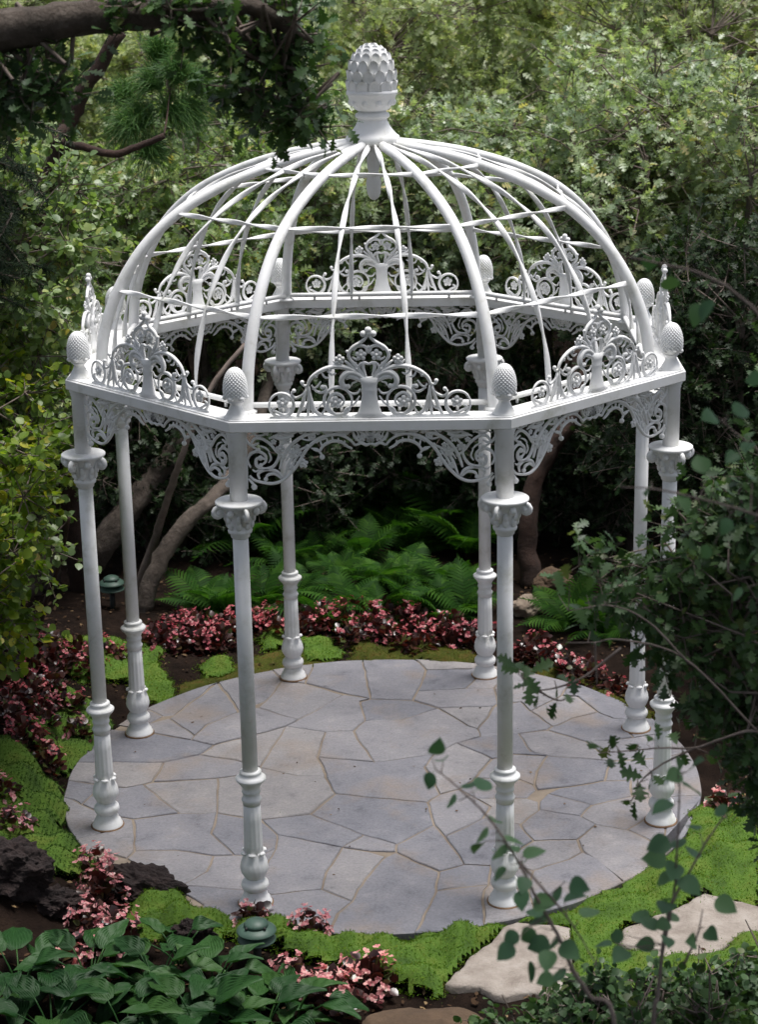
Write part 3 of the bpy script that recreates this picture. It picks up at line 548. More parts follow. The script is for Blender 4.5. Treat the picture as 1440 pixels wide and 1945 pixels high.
pm.add(*lathe([(.042*sqrt(max(0, 1-((z-3.715)/.084)**2))**.9+.0005, z) for z in np.linspace(3.632, 3.77, 26)], 40, True, lambda r, z, a: r*(1+.08*(abs(sin((a*14+z*90)/2))*abs(sin((a*14-z*90)/2))-.4))))
pm.build('pendant', PAINT, gaz)


# ------------------------------------------------------------------ vegetation builders
def limb_mesh(paths, mat, name='branch', n=8, wob=.12):
    m = MB()
    for P, r0, r1 in paths:
        pa = smooth_path(P, 6); k = len(pa); jit = rng.normal(size=pa.shape)*min(r0, .05)*.10; jit[0] = jit[-1] = 0
        m.add(*tube(pa+jit, np.linspace(r0, r1, k), n, True, 1.0, wob))
    return m.mesh(name, mat)
def crown_geo(ells, n_clump, n_twig, n_leaf, size, tpl, twl=(.16, .42), up=.95, shell=2.4, spread=.9, twr=.006):
    """leaf clumps spread through a set of ellipsoids: returns leaves (V,T), twigs (V,T) and clump centres"""
    w = np.array([e[1][0]*e[1][1]*e[1][2] for e in ells])**.8; w /= w.sum(); idx = rng.choice(len(ells), n_clump, p=w)
    C = np.array([e[0] for e in ells])[idx]; Rr = np.array([e[1] for e in ells])[idx]
    d = rdir((n_clump,)); u = rng.random((n_clump, 1))**(1/shell); c = C+d*u*Rr
    td = rdir((n_clump, n_twig))+d[:, None]*.5+np.array([0, 0, .12]); td /= np.linalg.norm(td, axis=-1)[..., None]
    tl = rng.uniform(twl[0], twl[1], (n_clump, n_twig, 1)); e = c[:, None]+td*tl
    t = rng.uniform(.2, 1.08, (n_clump, n_twig, n_leaf, 1)); pos = c[:, None, None]+td[:, :, None]*(tl[:, :, None]*t)+rdir((n_clump, n_twig, n_leaf))*.02
    ld = td[:, :, None]*.5+rdir((n_clump, n_twig, n_leaf))*spread+np.array([0, 0, -.1])
    nr = np.array([0, -.2, up])+rdir((n_clump, n_twig, n_leaf))*.75+d[:, None, None]*.25
    s = size*rng.uniform(.65, 1.25, pos.shape[:3]).ravel()
    return scatter(tpl, pos, ld, nr, s), prisms(np.repeat(c[:, None], n_twig, 1), e, twr, twr*.35, 3), c
def tree(name, label, cat, base, trunks, ells, n_clump, n_twig, n_leaf, size, tpl, mat, group=None, bark=BARK, limbs=True, limb_r=.012, limb_j=.7, bare=0, **k):
    """base: foot point; trunks: list of (path, r0, r1) in world coordinates; ells: crown ellipsoids"""
    root = empty(name, base); tag(root, label, cat, group); b = np.array(base)
    link('trunk', limb_mesh([(np.array(P)-b, r0, r1) for P, r0, r1 in trunks], bark, 'trunk', 10), root)
    lv, tw, c = crown_geo([(np.array(e[0])-b, e[1]) for e in ells], n_clump, n_twig, n_leaf, size, tpl, **k)
    cr = link('crown', tri_mesh('crown', *lv, mat), root)
    parts = [tw]
    if limbs and len(c):
        nodes = np.concatenate([smooth_path(np.array(P)-b, 6)[3:] for P, _, _ in trunks])
        dd = np.linalg.norm(c[:, None]-nodes[None], axis=2)+np.maximum(0, nodes[None, :, 2]-c[:, None, 2])*1.5+rng.random((len(c), len(nodes)))*limb_j; o = nodes[np.argmin(dd, 1)]
        mid = (o+c)/2+rng.normal(size=c.shape)*.10+np.array([0, 0, .06]); parts += [prisms(o, mid, limb_r, limb_r*.7, 5), prisms(mid, c, limb_r*.7, limb_r*.35, 4)]
    if bare:
        k_ = rng.integers(0, len(c), bare); p0 = c[k_]; d_ = rdir((bare,)); d_[:, 1] = -np.abs(d_[:, 1])*.8; d_[:, 2] = np.abs(d_[:, 2])*.5; m_ = p0+d_*rng.uniform(.25, .5, (bare, 1)); e_ = m_+(d_+rdir((bare,))*.6)*rng.uniform(.15, .4, (bare, 1)); f_ = m_+(d_+rdir((bare,))*.9)*rng.uniform(.1, .3, (bare, 1))
        parts += [prisms(p0, m_, .008, .006, 4), prisms(m_, e_, .006, .002, 4), prisms(m_, f_, .005, .002, 4)]
    link('twigs', tri_mesh('twigs', *join_tris(parts), TWIG), root)
    return root

# ---- woodland behind the gazebo
def oak(x, y, h, rx, label, mat, lean=0, zlo=1.5, dens=1.0, size=.09, grp='scrub oaks behind the gazebo'):
    z0 = float(hgt(x, y)); b = (x, y, z0-.05)
    tr = []
    for q in range(3):
        a = rng.uniform(0, 2*pi); s = rx*.45
        tr.append(([(x+cos(a)*.1, y+sin(a)*.1, z0-.05), (x+cos(a)*.2+lean*.3, y+sin(a)*.2, z0+h*.25), (x+cos(a)*s*.7+lean*.7, y+sin(a)*s*.7, z0+h*.5), (x+cos(a)*s+lean, y+sin(a)*s, z0+h*.8)], .07, .018))
    ell = []
    for q in range(5):
        a = 2*pi*q/5+rng.uniform(0, 1); e = rng.uniform(.3, .6)*rx
        zz = rng.uniform(zlo+.4, h-.6); ell.append(((x+cos(a)*e+lean*.6, y+sin(a)*e*.8, z0+zz), (rx*.62, rx*.55, rng.uniform(.45, .75))))
    ell.append(((x+lean, y, z0+h-.55), (rx*.7, rx*.6, .6)))
    return tree('oak_tree', label, 'tree', b, tr, ell, int(165*dens), 9, 10, size, OAK, mat, grp, bare=130 if mat in (OAK_GREY, OAK_LIT) and h > 3.2 else 0, limb_r=.009, limb_j=1.3)
oak(-.3, 5.9, 3.6, 1.25, 'grey green scrub oak directly behind the middle of the dome', OAK_GREY, 0, 1.35)
oak(1.55, 5.5, 3.9, 1.3, 'grey green scrub oak right of the top finial, full of bare twigs', OAK_GREY, .2, 1.2)
oak(3.0, 5.2, 3.9, 1.2, 'scrub oak with grey leaves at the upper right edge', OAK_GREY, 0, .9)
oak(-1.7, 5.6, 3.5, 1.25, 'scrub oak behind the left side of the dome', OAK_LIT, -.1, 1.3)
oak(-3.1, 5.2, 3.4, 1.25, 'scrub oak behind the upper left foliage by the pine', OAK_LIT, 0, .9)
oak(.6, 8.2, 4.6, 1.6, 'sunlit bright green oak seen beyond the finial', OAK_SUNLIT, 0, 1.2, 1.15, .09)
oak(3.0, 8.2, 4.8, 1.7, 'sunlit pale oak rising at the top right', OAK_SUNLIT, 0, 1.2, 1.15, .09)
oak(-1.9, 8.4, 4.4, 1.6, 'bright green oak in the gap under the big limb', OAK_SUNLIT, 0, 1.0, 1.15, .09)
oak(-4.2, 8.0, 4.6, 1.6, 'bright oak far behind the dark left conifer', OAK_SUNLIT, 0, .8, 1.0, .09)
# understorey and sides
oak(2.65, 3.2, 2.9, .95, 'dark oak bush behind the right rear column', OAK_SHADED, 0, .5, 1.0, .075, 'dark bushes beside the gazebo')
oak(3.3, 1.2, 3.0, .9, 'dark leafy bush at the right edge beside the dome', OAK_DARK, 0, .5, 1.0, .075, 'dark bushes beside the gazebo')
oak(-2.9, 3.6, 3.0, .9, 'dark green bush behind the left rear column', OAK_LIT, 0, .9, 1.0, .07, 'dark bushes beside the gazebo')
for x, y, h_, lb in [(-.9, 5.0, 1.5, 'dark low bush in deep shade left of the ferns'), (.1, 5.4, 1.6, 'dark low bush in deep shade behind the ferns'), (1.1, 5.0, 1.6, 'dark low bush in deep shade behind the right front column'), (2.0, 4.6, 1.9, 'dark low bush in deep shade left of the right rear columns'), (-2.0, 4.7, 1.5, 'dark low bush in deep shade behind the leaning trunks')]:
    oak(x, y, h_, .75, lb, OAK_SHADED, 0, .05, .6, .07, 'low bushes in the shade')
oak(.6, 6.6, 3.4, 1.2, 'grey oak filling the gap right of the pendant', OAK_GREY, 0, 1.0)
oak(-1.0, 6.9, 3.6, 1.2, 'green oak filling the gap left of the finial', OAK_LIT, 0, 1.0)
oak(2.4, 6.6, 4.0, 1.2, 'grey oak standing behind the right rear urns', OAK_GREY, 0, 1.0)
# far wood: one mass
lv, tw, _ = crown_geo([((x, y, z), (2.2, 1.6, 1.6)) for x, y, z in [(-7, 12.5, 2.2), (-3.5, 13, 2.6), (0, 13, 2.6), (3.5, 13, 2.6), (7, 12.5, 2.4), (-5, 11, 1.8), (5.5, 11, 1.8), (-2, 15, 4.2), (2, 15, 4.2), (6, 15, 4.2), (-6, 15, 4.2), (0, 16, 4.6), (4, 16, 4.6), (-4, 16, 4.6), (0, 11.5, 3.0), (3, 11.5, 3.0), (-3, 11.5, 3.0)]], 950, 9, 11, .13, OAK, twl=(.25, .6))
w_ = link('wood', tri_mesh('wood', *join_tris([lv, tw]), OAK_SUNLIT)); tag(w_, 'far bright green woodland closing the view behind the oaks', 'woodland', kind='stuff')

# ---- yellow green round leaved tree at the left
def P3(lst): return [tuple(aty(x, y, Y)) for x, y, Y in lst]
b = (-2.75, .2, float(hgt(-2.75, .2))-.04)
tree('round_leaved_tree', 'yellow green round leaved tree crowding the left columns', 'tree', b,
     [([b, (-2.7, .15, .9), (-2.6, .0, 1.7), (-2.5, -.1, 2.5)], .045, .015), ([b, (-2.85, .25, 1.2), (-2.9, .2, 2.2), (-2.7, .1, 3.0)], .04, .015)],
     [((-2.62, -.55, 1.55), (.55, .4, .5)), ((-2.75, -.2, 1.1), (.5, .45, .45)), ((-2.45, -.1, 1.95), (.5, .4, .4)), ((-2.9, .4, 2.3), (.5, .5, .5)), ((-3.1, .6, 1.4), (.5, .5, .7)), ((-2.35, .5, 2.3), (.3, .35, .35))],
     170, 9, 10, .058, ROUND, YELLOW_LEAF)
b = (-2.9, 1.5, float(hgt(-2.9, 1.5))-.04)
tree('leafy_shrub', 'tall small leaved green shrub behind the left side of the dome', 'shrub', b,
     [([b, (-2.9, 1.5, 1.0), (-2.8, 1.4, 2.0), (-2.6, 1.3, 3.0)], .05, .015), ([b, (-3.0, 1.6, 1.0), (-3.2, 1.7, 2.2), (-3.1, 1.6, 3.1)], .05, .015)],
     [((-2.7, 1.3, 2.9), (.65, .55, .6)), ((-3.0, 1.4, 2.1), (.6, .6, .6)), ((-2.5, 1.6, 3.3), (.6, .5, .45)), ((-3.3, 1.5, 3.0), (.6, .5, .7)), ((-2.45, 1.5, 2.5), (.4, .4, .5)), ((-2.75, 1.4, 1.2), (.5, .5, .6))],
     190, 9, 10, .058, ROUND, OAK_LIT)

# ---- leaning trunks behind
def trunk_thing(name, label, pts, r0, r1, mat=BARK):
    P = P3(pts); b = np.array(P[0]); P = [np.array(p)-b for p in P]
    b[2] = float(hgt(b[0], b[1]))-.03; P[0] = np.zeros(3)
    root = empty(name, b); tag(root, label, 'tree', 'bare leaning trunks behind the gazebo')
    link('trunk', limb_mesh([(P, r0, r1)], mat, 'trunk', 12, .25), root); return root
trunk_thing('leaning_tree', 'grey brown leaning trunk forking up right of the left rear column', [(268, 1165, 3.1), (305, 1060, 3.2), (360, 985, 3.4), (415, 935, 3.7), (470, 850, 4.2), (520, 700, 4.8)], .075, .045)
trunk_thing('leaning_tree', 'thick dark trunk slanting behind the left columns', [(150, 1110, 4.0), (200, 1040, 4.0), (260, 960, 4.2), (330, 870, 4.5), (400, 740, 5.0)], .13, .08)
trunk_thing('leaning_tree', 'slim pale stem crossing behind the left bracket', [(255, 1130, 3.5), (295, 1010, 3.4), (318, 940, 3.3), (348, 850, 3.2), (400, 730, 3.3), (470, 640, 3.5)], .035, .018, TWIG)
trunk_thing('leaning_tree', 'dark reddish trunk curving up behind the right front column', [(1012, 1150, 3.6), (1000, 1060, 3.7), (1012, 960, 3.8), (1050, 880, 3.9), (1090, 820, 4.0), (1100, 700, 4.3)], .085, .05, BARK_RED)
trunk_thing('leaning_tree', 'thin brown sapling stem at the left by the begonias', [(70, 1190, 2.2), (85, 1120, 2.1), (110, 1050, 2.0), (130, 960, 1.9)], .022, .012, BARK_RED)

# ---- ferns
def frond(L, n=17):
    V = []; T = []
    ys = np.linspace(.08, 1, n); w = .36*np.sin(np.clip((ys*1.05), 0, 1)*pi)**.75*(1-.35*ys)+.012
    def z(y): return .55*y-.62*y*y
    for y, ww in zip(ys, w):
        for s in (-1, 1):
            k = len(V); wd = .028
            V += [(0, y-wd, z(y-wd)), (s*ww*.55, y+.06, z(y)-.03), (s*ww, y+.13*ww/.3, z(y)-.10*ww/.3), (s*ww*.5, y+.10, z(y)-.025), (0, y+wd*.6, z(y+wd*.6))]
            T += [(k, k+1, k+4), (k+1, k+3, k+4), (k+1, k+2, k+3)]
    V = np.array(V)*L; V[:, 1] *= 1
    p, t = prisms([(0, y*L, z(y)*L) for y in np.linspace(0, .9, 10)], [(0, y*L, z(y)*L) for y in np.linspace(.1, 1, 10)], .004, .002, 3)
    return join_tris([(V, np.array(T)), (p, t)])
FR = [tri_mesh('frond', *frond(L), FERN_LEAF) for L in (.32, .40, .48)]
fern_px = [(600, 1150), (660, 1120), (720, 1140), (780, 1130), (840, 1140), (560, 1100), (640, 1070), (710, 1080), (770, 1070), (850, 1080), (500, 1120), (430, 1130), (600, 1030), (690, 1030), (790, 1010), (540, 1040), (880, 1130), (740, 990), (640, 980), (830, 1000), (390, 1120), (1080, 1150), (1150, 1170)]
fern_px = [(x, y, 1.0) for x, y in fern_px]+[(x, y, 1.55) for x, y in [(520, 985), (590, 975), (660, 960), (720, 955), (790, 965), (850, 985), (470, 1010), (890, 1020)]]
for i, (x, y, fs) in enumerate(fern_px):
    p = atz(x, y+25, .05); p[2] = hgt(p[0], p[1]); f = empty('fern', p, rng.uniform(0, 6))
    tag(f, ('lush green fern in the shaded bank behind the patio' if fs < 1.2 else 'taller fern in deep shade at the back of the fern bank') if x < 1000 else 'fern behind the right rear column near the bush', 'fern', 'ferns in the shade behind the patio')
    f.scale = (fs,)*3; k = 11
    for q in range(k):
        link('frond', FR[int(rng.integers(3))], f, (0, 0, 0), (rng.uniform(.15, 1.0), rng.uniform(-.2, .2), 2*pi*q/k+rng.uniform(-.25, .25)), (1, 1, 1))

# ---- begonias
def begonia(nl, nf, R_, H_, pm_=None):
    p = rdir((nl,)); p[:, 2] = np.abs(p[:, 2]); pos = p*np.array([R_, R_, H_])*rng.uniform(.45, 1, (nl, 1)); 
    lv = scatter(ROUND, pos, p+rdir((nl,))*.6, np.array([0, 0, .8])+rdir((nl,))*.6, rng.uniform(.035, .065, nl))
    st = prisms(np.zeros((14, 3)), pos[:14]*.95, .004, .003, 3)
    nc = max(4, nf//4); cp = rdir((nc,)); cp[:, 2] = np.abs(cp[:, 2])*.9+.2; cp /= np.linalg.norm(cp, axis=1)[:, None]; cc = cp*np.array([R_, R_, H_])*rng.uniform(.95, 1.2, (nc, 1))
    fi = rng.integers(0, nc, nf); fp = cc[fi]+rng.normal(size=(nf, 3))*.018; V = []; T = []
    pet = (np.array([(0, 0, 0), (.42, .45, .12), (.3, .9, .05), (0, 1, 0), (-.3, .9, .05), (-.42, .45, .12)], float), np.array([(0, 1, 5), (1, 2, 4), (1, 4, 5), (2, 3, 4)]))
    out = []
    nrm = cp[fi]+np.array([0, -.25, .3])+rdir((nf,))*.6; nrm /= np.linalg.norm(nrm, axis=1)[:, None]
    a0 = rdir((nf,)); a0 -= nrm*np.sum(a0*nrm, 1)[:, None]; a0 /= np.linalg.norm(a0, axis=1)[:, None]; b0 = np.cross(nrm, a0)
    for k, sc in ((0, 1), (1, .7), (2, 1), (3, .7)):
        d = a0*cos(k*pi/2)+b0*sin(k*pi/2); out.append(scatter(pet, fp, d+nrm*.35, nrm-d*.35, sc*rng.uniform(.016, .024, nf)))
    return tri_mesh('foliage', *join_tris([lv, st]), BRONZE), tri_mesh('blossoms', *join_tris(out), pm_ or PETAL)
BEG = [begonia(90, 30, .125, .19), begonia(80, 22, .115, .17), begonia(100, 38, .135, .2), begonia(60, 18, .095, .14)]
BEG_FRONT = [begonia(70, 76, .12, .19, PETAL_PALE), begonia(65, 64, .11, .17, PETAL_PALE), begonia(80, 90, .13, .2, PETAL_PALE), begonia(70, 30, .095, .15, PETAL_PALE)]
def put_begonia(x, y, label, group, kind=None, sc=1.0, z=None):
    p = atz(x, y, .0) if z is None else atz(x, y, z); p[2] = hgt(p[0], p[1])-.01
    k = int(rng.integers(4)) if kind is None else kind; o = empty('begonia', p, rng.uniform(0, 6)); o.scale = (sc, sc, sc); tag(o, label, 'flower', group); B_ = BEG if group else BEG_FRONT
    link('foliage', B_[k][0], o); link('blossoms', B_[k][1], o)
for row, (oy, st) in enumerate(((0, 30), (-17, 28), (17, 34))):
    for x in np.arange(290, 915, st):
        t = (x-290)/625; y = 1226-26*sin(t*pi)+(6 if x > 850 else 0)+oy+rng.uniform(-5, 5)
        if row == 2 and (430 < x < 520 or 570 < x < 660 or x > 800): continue
        put_begonia(x+rng.uniform(-8, 8), y, 'pink begonia with bronze leaves in the long bed behind the patio', 'begonias behind the patio')
for x, y in [(40, 1215), (90, 1205), (140, 1210), (190, 1215), (240, 1215), (15, 1250), (60, 1250), (20, 1290), (55, 1300), (95, 1275), (30, 1335), (70, 1345), (15, 1370), (50, 1385), (90, 1320), (110, 1240), (160, 1235), (120, 1310), (85, 1400)]:
    put_begonia(x, y+28, 'pink begonia in the sloping bed left of the gazebo', 'begonias left of the gazebo', z=.15)
for x, y in [(985, 1250), (1020, 1248), (1050, 1262), (1080, 1275), (1115, 1290), (1170, 1310)]: put_begonia(x, y, 'pink begonia between the two right rear columns', 'begonias at the right rear of the patio')
put_begonia(145, 1405, 'lone pink begonia on dark soil beside the left front column', None, 3)
put_begonia(25, 1545, 'pink begonia on the mossy bank at the left edge', None, 1, z=.2); put_begonia(10, 1500, 'small begonia above the mossy bank at the left edge', None, 3, z=.2)
for (x, y, k), lb in zip([(180, 1665, 0), (200, 1712, 2), (170, 1765, 1), (225, 1780, 0), (195, 1835, 2)], ['topmost pink begonia of the clump beside the lava rock', 'pink begonia right against the dark lava rock', 'left hand pink begonia above the hostas', 'right hand pink begonia above the hostas', 'lowest pink begonia of the clump behind the hostas']):
    put_begonia(x, y, lb, None, k)
put_begonia(482, 1745, 'pink begonia hiding the foot of the left front column', None, 3, 1.0); put_begonia(588, 1780, 'single bronze begonia on moss at the patio edge', None, 0, .95)
for (x, y, k), lb in zip([(555, 1885, 1), (640, 1905, 0), (705, 1880, 2)], ['pink begonia nearest the hostas and path light', 'middle pink begonia of the front clump on bare soil', 'tallest pink begonia right in the front clump']): put_begonia(x, y, lb, None, k, 1.08)
put_begonia(1375, 1530, 'small begonia under the right hand foliage', None, 3); put_begonia(120, 1830, 'begonia peeping out between hosta leaves', None, 3)

# ---- moss
SLABS = [[(470, 735), (520, 715), (620, 720), (730, 730), (735, 900), (700, 990), (560, 985), (480, 1000), (380, 960), (250, 945), (330, 860), (420, 790)],
         [(1240, 605), (1320, 620), (1450, 650), (1470, 740), (1360, 770), (1290, 820), (1190, 845), (1060, 855), (960, 810), (890, 780), (930, 735), (1080, 680)]]
SLAB_W = [np.array([atz(720+x/2, 1400+y/2)[:2] for x, y in q]) for q in SLABS]
def in_poly(P, x, y):
    c = np.zeros(x.shape, bool); n = len(P)
    for i in range(n):
        (x0, y0), (x1, y1) = P[i], P[i-1]; k = (y0 > y) != (y1 > y); c ^= k & (x < (x1-x0)*(y-y0)/((y1-y0) if y1 != y0 else 1e-9)+x0)
    return c
def moss(px, label, mat, dens=7500, hmax=.05, zz=0.0, keep_off=True):
    P = np.array([atz(x, y, zz)[:2] for x, y in px]); lo, hi = P.min(0)-.05, P.max(0)+.05; st = .025
    xs = np.arange(lo[0], hi[0], st); ys = np.arange(lo[1], hi[1], st); X, Y = np.meshgrid(xs, ys)
    Xw = X+.035*np.sin(7*Y+3*X)+.02*np.sin(13*Y-6*X)+rng.normal(size=X.shape)*.014; Yw = Y+.035*np.sin(6*X+2*Y)+.02*np.sin(11*X+5*Y)+rng.normal(size=X.shape)*.014
    ins = in_poly(P, Xw, Yw)
    for q_ in SLAB_W: ins &= ~in_poly(q_, X, Y)
    if keep_off: ins &= np.hypot(X-PC[0], Y-PC[1]) > PR-.05+.025*np.sin(9*np.arctan2(Y, X))+.015*np.sin(23*np.arctan2(Y, X))
    d = ins.astype(float)
    for _ in range(6):
        q = np.pad(d, 1, mode='edge'); d = (q[:-2, 1:-1]+q[2:, 1:-1]+q[1:-1, :-2]+q[1:-1, 2:]+q[1:-1, 1:-1])/5*ins
    Z = hgt(X, Y)+d**.7*hmax*(1+.35*np.sin(13*X+5*Y)+.3*np.sin(21*Y-9*X)+.2*np.sin(33*X))+(rng.random(X.shape)-.5)*.006+.006
    idx = -np.ones(X.shape, int); idx[ins] = np.arange(ins.sum()); V = np.stack([X[ins], Y[ins], Z[ins]], 1)
    a, b, c, e = idx[:-1, :-1].ravel(), idx[:-1, 1:].ravel(), idx[1:, 1:].ravel(), idx[1:, :-1].ravel(); k = (a >= 0) & (b >= 0) & (c >= 0) & (e >= 0)
    T = np.concatenate([np.stack([a, b, c], 1)[k], np.stack([a, c, e], 1)[k]])
    n = int(len(V)*st*st*dens*1.9); i = rng.integers(0, len(V), n); p = V[i]+np.column_stack([(rng.random((n, 2))-.5)*st*1.3, np.zeros(n)-.004])
    no = n//5; po = V[rng.integers(0, len(V), no)]+np.column_stack([rng.normal(size=(no, 2))*.045, np.zeros(no)]); po = po[(np.hypot(po[:, 0]-PC[0], po[:, 1]-PC[1]) > PR-.02) | (not keep_off)]; po[:, 2] = np.minimum(po[:, 2], hgt(po[:, 0], po[:, 1])+.03); p = np.concatenate([p, po]); n = len(p)
    bl = (np.array([(-.16, 0, 0), (.16, 0, 0), (.10, .6, .05), (0, 1, .15), (-.10, .6, .05)], float), np.array([(0, 1, 2), (0, 2, 4), (4, 2, 3)]))
    dd = rdir((n,))*1.0+np.array([0, 0, .6]); lf = scatter(bl, p, dd, rdir((n,)), rng.uniform(.007, .017, n))
    if len(T) == 0: return
    me = tri_mesh('moss', *join_tris([(V, T), lf]), MOSS_BROWN if mat is MOSS_DARK else MOSS); me.materials.append(mat); mi = np.zeros(len(me.polygons), np.int32); mi[len(T):] = 1; me.polygons.foreach_set('material_index', mi)
    tag(link('moss', me), label, 'moss', kind='stuff')
moss([(250, 1705), (350, 1690), (430, 1700), (520, 1745), (640, 1775), (760, 1780), (860, 1765), (960, 1740), (1000, 1760), (960, 1830), (860, 1890), (790, 1880), (700, 1850), (620, 1845), (520, 1820), (430, 1780), (330, 1770), (240, 1750)], 'bright green moss strip along the front of the patio', MOSS_LEAF, 12000, .085)
moss([(985, 1735), (1060, 1720), (1150, 1690), (1230, 1640), (1290, 1580), (1330, 1520), (1400, 1530), (1450, 1560), (1450, 1740), (1340, 1740), (1240, 1760), (1180, 1800), (1100, 1830), (1060, 1800), (1040, 1750)], 'bright green moss right of the patio by the stepping stones', MOSS_LEAF, 11000)
moss([(1330, 1770), (1400, 1740), (1460, 1740), (1460, 1920), (1330, 1910), (1200, 1900), (1060, 1910), (1060, 1830), (1160, 1780), (1250, 1790)], 'moss between stepping stones and low leafy plants', MOSS_LEAF, 11000)
moss([(105, 1240), (180, 1235), (240, 1220), (300, 1225), (320, 1260), (335, 1310), (280, 1320), (215, 1300), (150, 1300), (110, 1275)], 'lime moss mound between the two left columns', MOSS_LEAF, 12000, .06, .06)
moss([(385, 1255), (430, 1250), (445, 1275), (390, 1282)], 'small round moss cushion left of the front column', MOSS_LEAF, 12000, .07)
moss([(485, 1215), (545, 1205), (560, 1230), (500, 1245)], 'moss patch beside the rear left column foot', MOSS_LEAF, 12000, .06)
moss([(580, 1225), (640, 1215), (665, 1240), (600, 1258), (570, 1255)], 'moss cushion right of the rear left column', MOSS_LEAF, 12000, .07)
moss([(670, 1225), (760, 1215), (860, 1225), (910, 1245), (900, 1262), (740, 1256), (670, 1252)], 'brownish moss strip at the back edge of the patio', MOSS_DARK, 12000, .05)
moss([(960, 1270), (1040, 1265), (1130, 1300), (1220, 1340), (1250, 1350), (1230, 1375), (1130, 1310), (1040, 1280)], 'brown and green moss behind the right rear columns', MOSS_DARK, 12000, .05)
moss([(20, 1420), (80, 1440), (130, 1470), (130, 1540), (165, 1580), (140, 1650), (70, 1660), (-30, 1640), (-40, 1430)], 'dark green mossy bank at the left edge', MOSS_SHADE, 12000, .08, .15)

moss([(330, 1300), (400, 1275), (480, 1250), (560, 1232), (640, 1228), (640, 1262), (560, 1272), (480, 1285), (400, 1312), (340, 1335)], 'patchy moss along the left rear edge of the patio', MOSS_DARK, 6000, .025)
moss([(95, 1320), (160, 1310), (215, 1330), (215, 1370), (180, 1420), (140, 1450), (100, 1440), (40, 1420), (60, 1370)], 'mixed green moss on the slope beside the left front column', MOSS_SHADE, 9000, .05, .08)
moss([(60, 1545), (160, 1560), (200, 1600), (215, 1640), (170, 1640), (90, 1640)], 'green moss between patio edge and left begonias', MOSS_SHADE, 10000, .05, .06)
moss([(250, 1735), (330, 1710), (420, 1725), (470, 1765), (430, 1790), (330, 1780), (260, 1775)], 'moss behind the hostas beside the lava rock', MOSS_LEAF, 11000, .05)
# ---- litter of bark chips and dead leaves on the soil
n = 9000; lx = rng.uniform(-4.2, 4.2, n); ly = rng.uniform(-3.6, 5.0, n); k = np.hypot(lx, ly) > 2.06; lx, ly = lx[k], ly[k]
lp = np.stack([lx, ly, hgt(lx, ly)+.008+.012*rng.random(len(lx))], 1); ld = rdir((len(lx),)); ld[:, 2] *= .25
sa_ = rng.uniform(0, 2*pi, 60); sr_ = 1.95*np.sqrt(rng.random(60)); sp_ = np.stack([sr_*np.cos(sa_), sr_*np.sin(sa_), np.full(60, .006)], 1)
lp = np.concatenate([lp, sp_]); sd_ = rdir((60,)); sd_[:, 2] *= .1; ld = np.concatenate([ld, sd_]); lx = lp[:, 0]
tag(link('leaf_litter', tri_mesh('leaf_litter', *scatter(SMALL, lp, ld, np.array([0, 0, 1.0])+rdir((len(lx),))*.4, np.where(np.hypot(lp[:, 0], lp[:, 1]) < 2.0, .55, 1)*rng.uniform(.012, .05, len(lx))), LITTER)), 'brown bark chips and dead leaves strewn over the soil', 'leaf litter', kind='stuff')
# ---- rocks
def rock(name, label, px, py, size, mat, z=None, rough=.35, fr=2.2, rot=0., sink=.35):
    import bmesh
    bm = bmesh.new(); bmesh.ops.create_icosphere(bm, subdivisions=5, radius=1)
    off = rng.uniform(0, 50)
    for v in bm.verts:
        c = v.co; n1 = noise.fractal(Vector((c.x*fr+off, c.y*fr, c.z*fr)), 1.0, 2.0, 5); n2 = noise.noise(Vector((c.x*9+off, c.y*9, c.z*9)))
        v.co = c*(1+rough*n1+rough*.18*n2)
    me = bpy.data.meshes.new(name); bm.to_mesh(me); bm.free(); me.materials.append(mat); me.polygons.foreach_set('use_smooth', [rough < .3]*len(me.polygons))
    p = atz(px, py, 0 if z is None else z); g = float(hgt(p[0], p[1])); o = link(name, me, None, (p[0], p[1], g+size[2]*(1-sink)-size[2]*.2), (0, 0, rot), size); tag(o, label, 'rock'); return o
rock('lava_rock', 'rough black lava rock between begonias and patio edge', 272, 1690, (.26, .13, .12), LAVA, None, .38, 2.2, -.5)
rock('lava_rock', 'dark lava rock half hidden behind hostas at the left edge', 20, 1745, (.22, .15, .16), LAVA, None, .38)
rock('lava_rock', 'low dark lava rock under the left mossy bank', 110, 1745, (.13, .1, .08), LAVA, None, .38)
rock('lava_rock', 'small dark rock behind the tall hosta leaf', 365, 1790, (.12, .08, .1), LAVA, None, .38)
rock('boulder', 'smooth brown flat rock at the bottom edge', 815, 1975, (.34, .18, .09), BROWN_ROCK, None, .14, 1.2)
rock('boulder', 'tan boulder behind the right front column', 1000, 1165, (.12, .11, .09), TAN_ROCK, None, .25, 1.2)
rock('boulder', 'grey brown slanted boulder in shade behind the dark trunk', 1050, 1120, (.15, .15, .11), BROWN_ROCK, None, .25, 1.2)
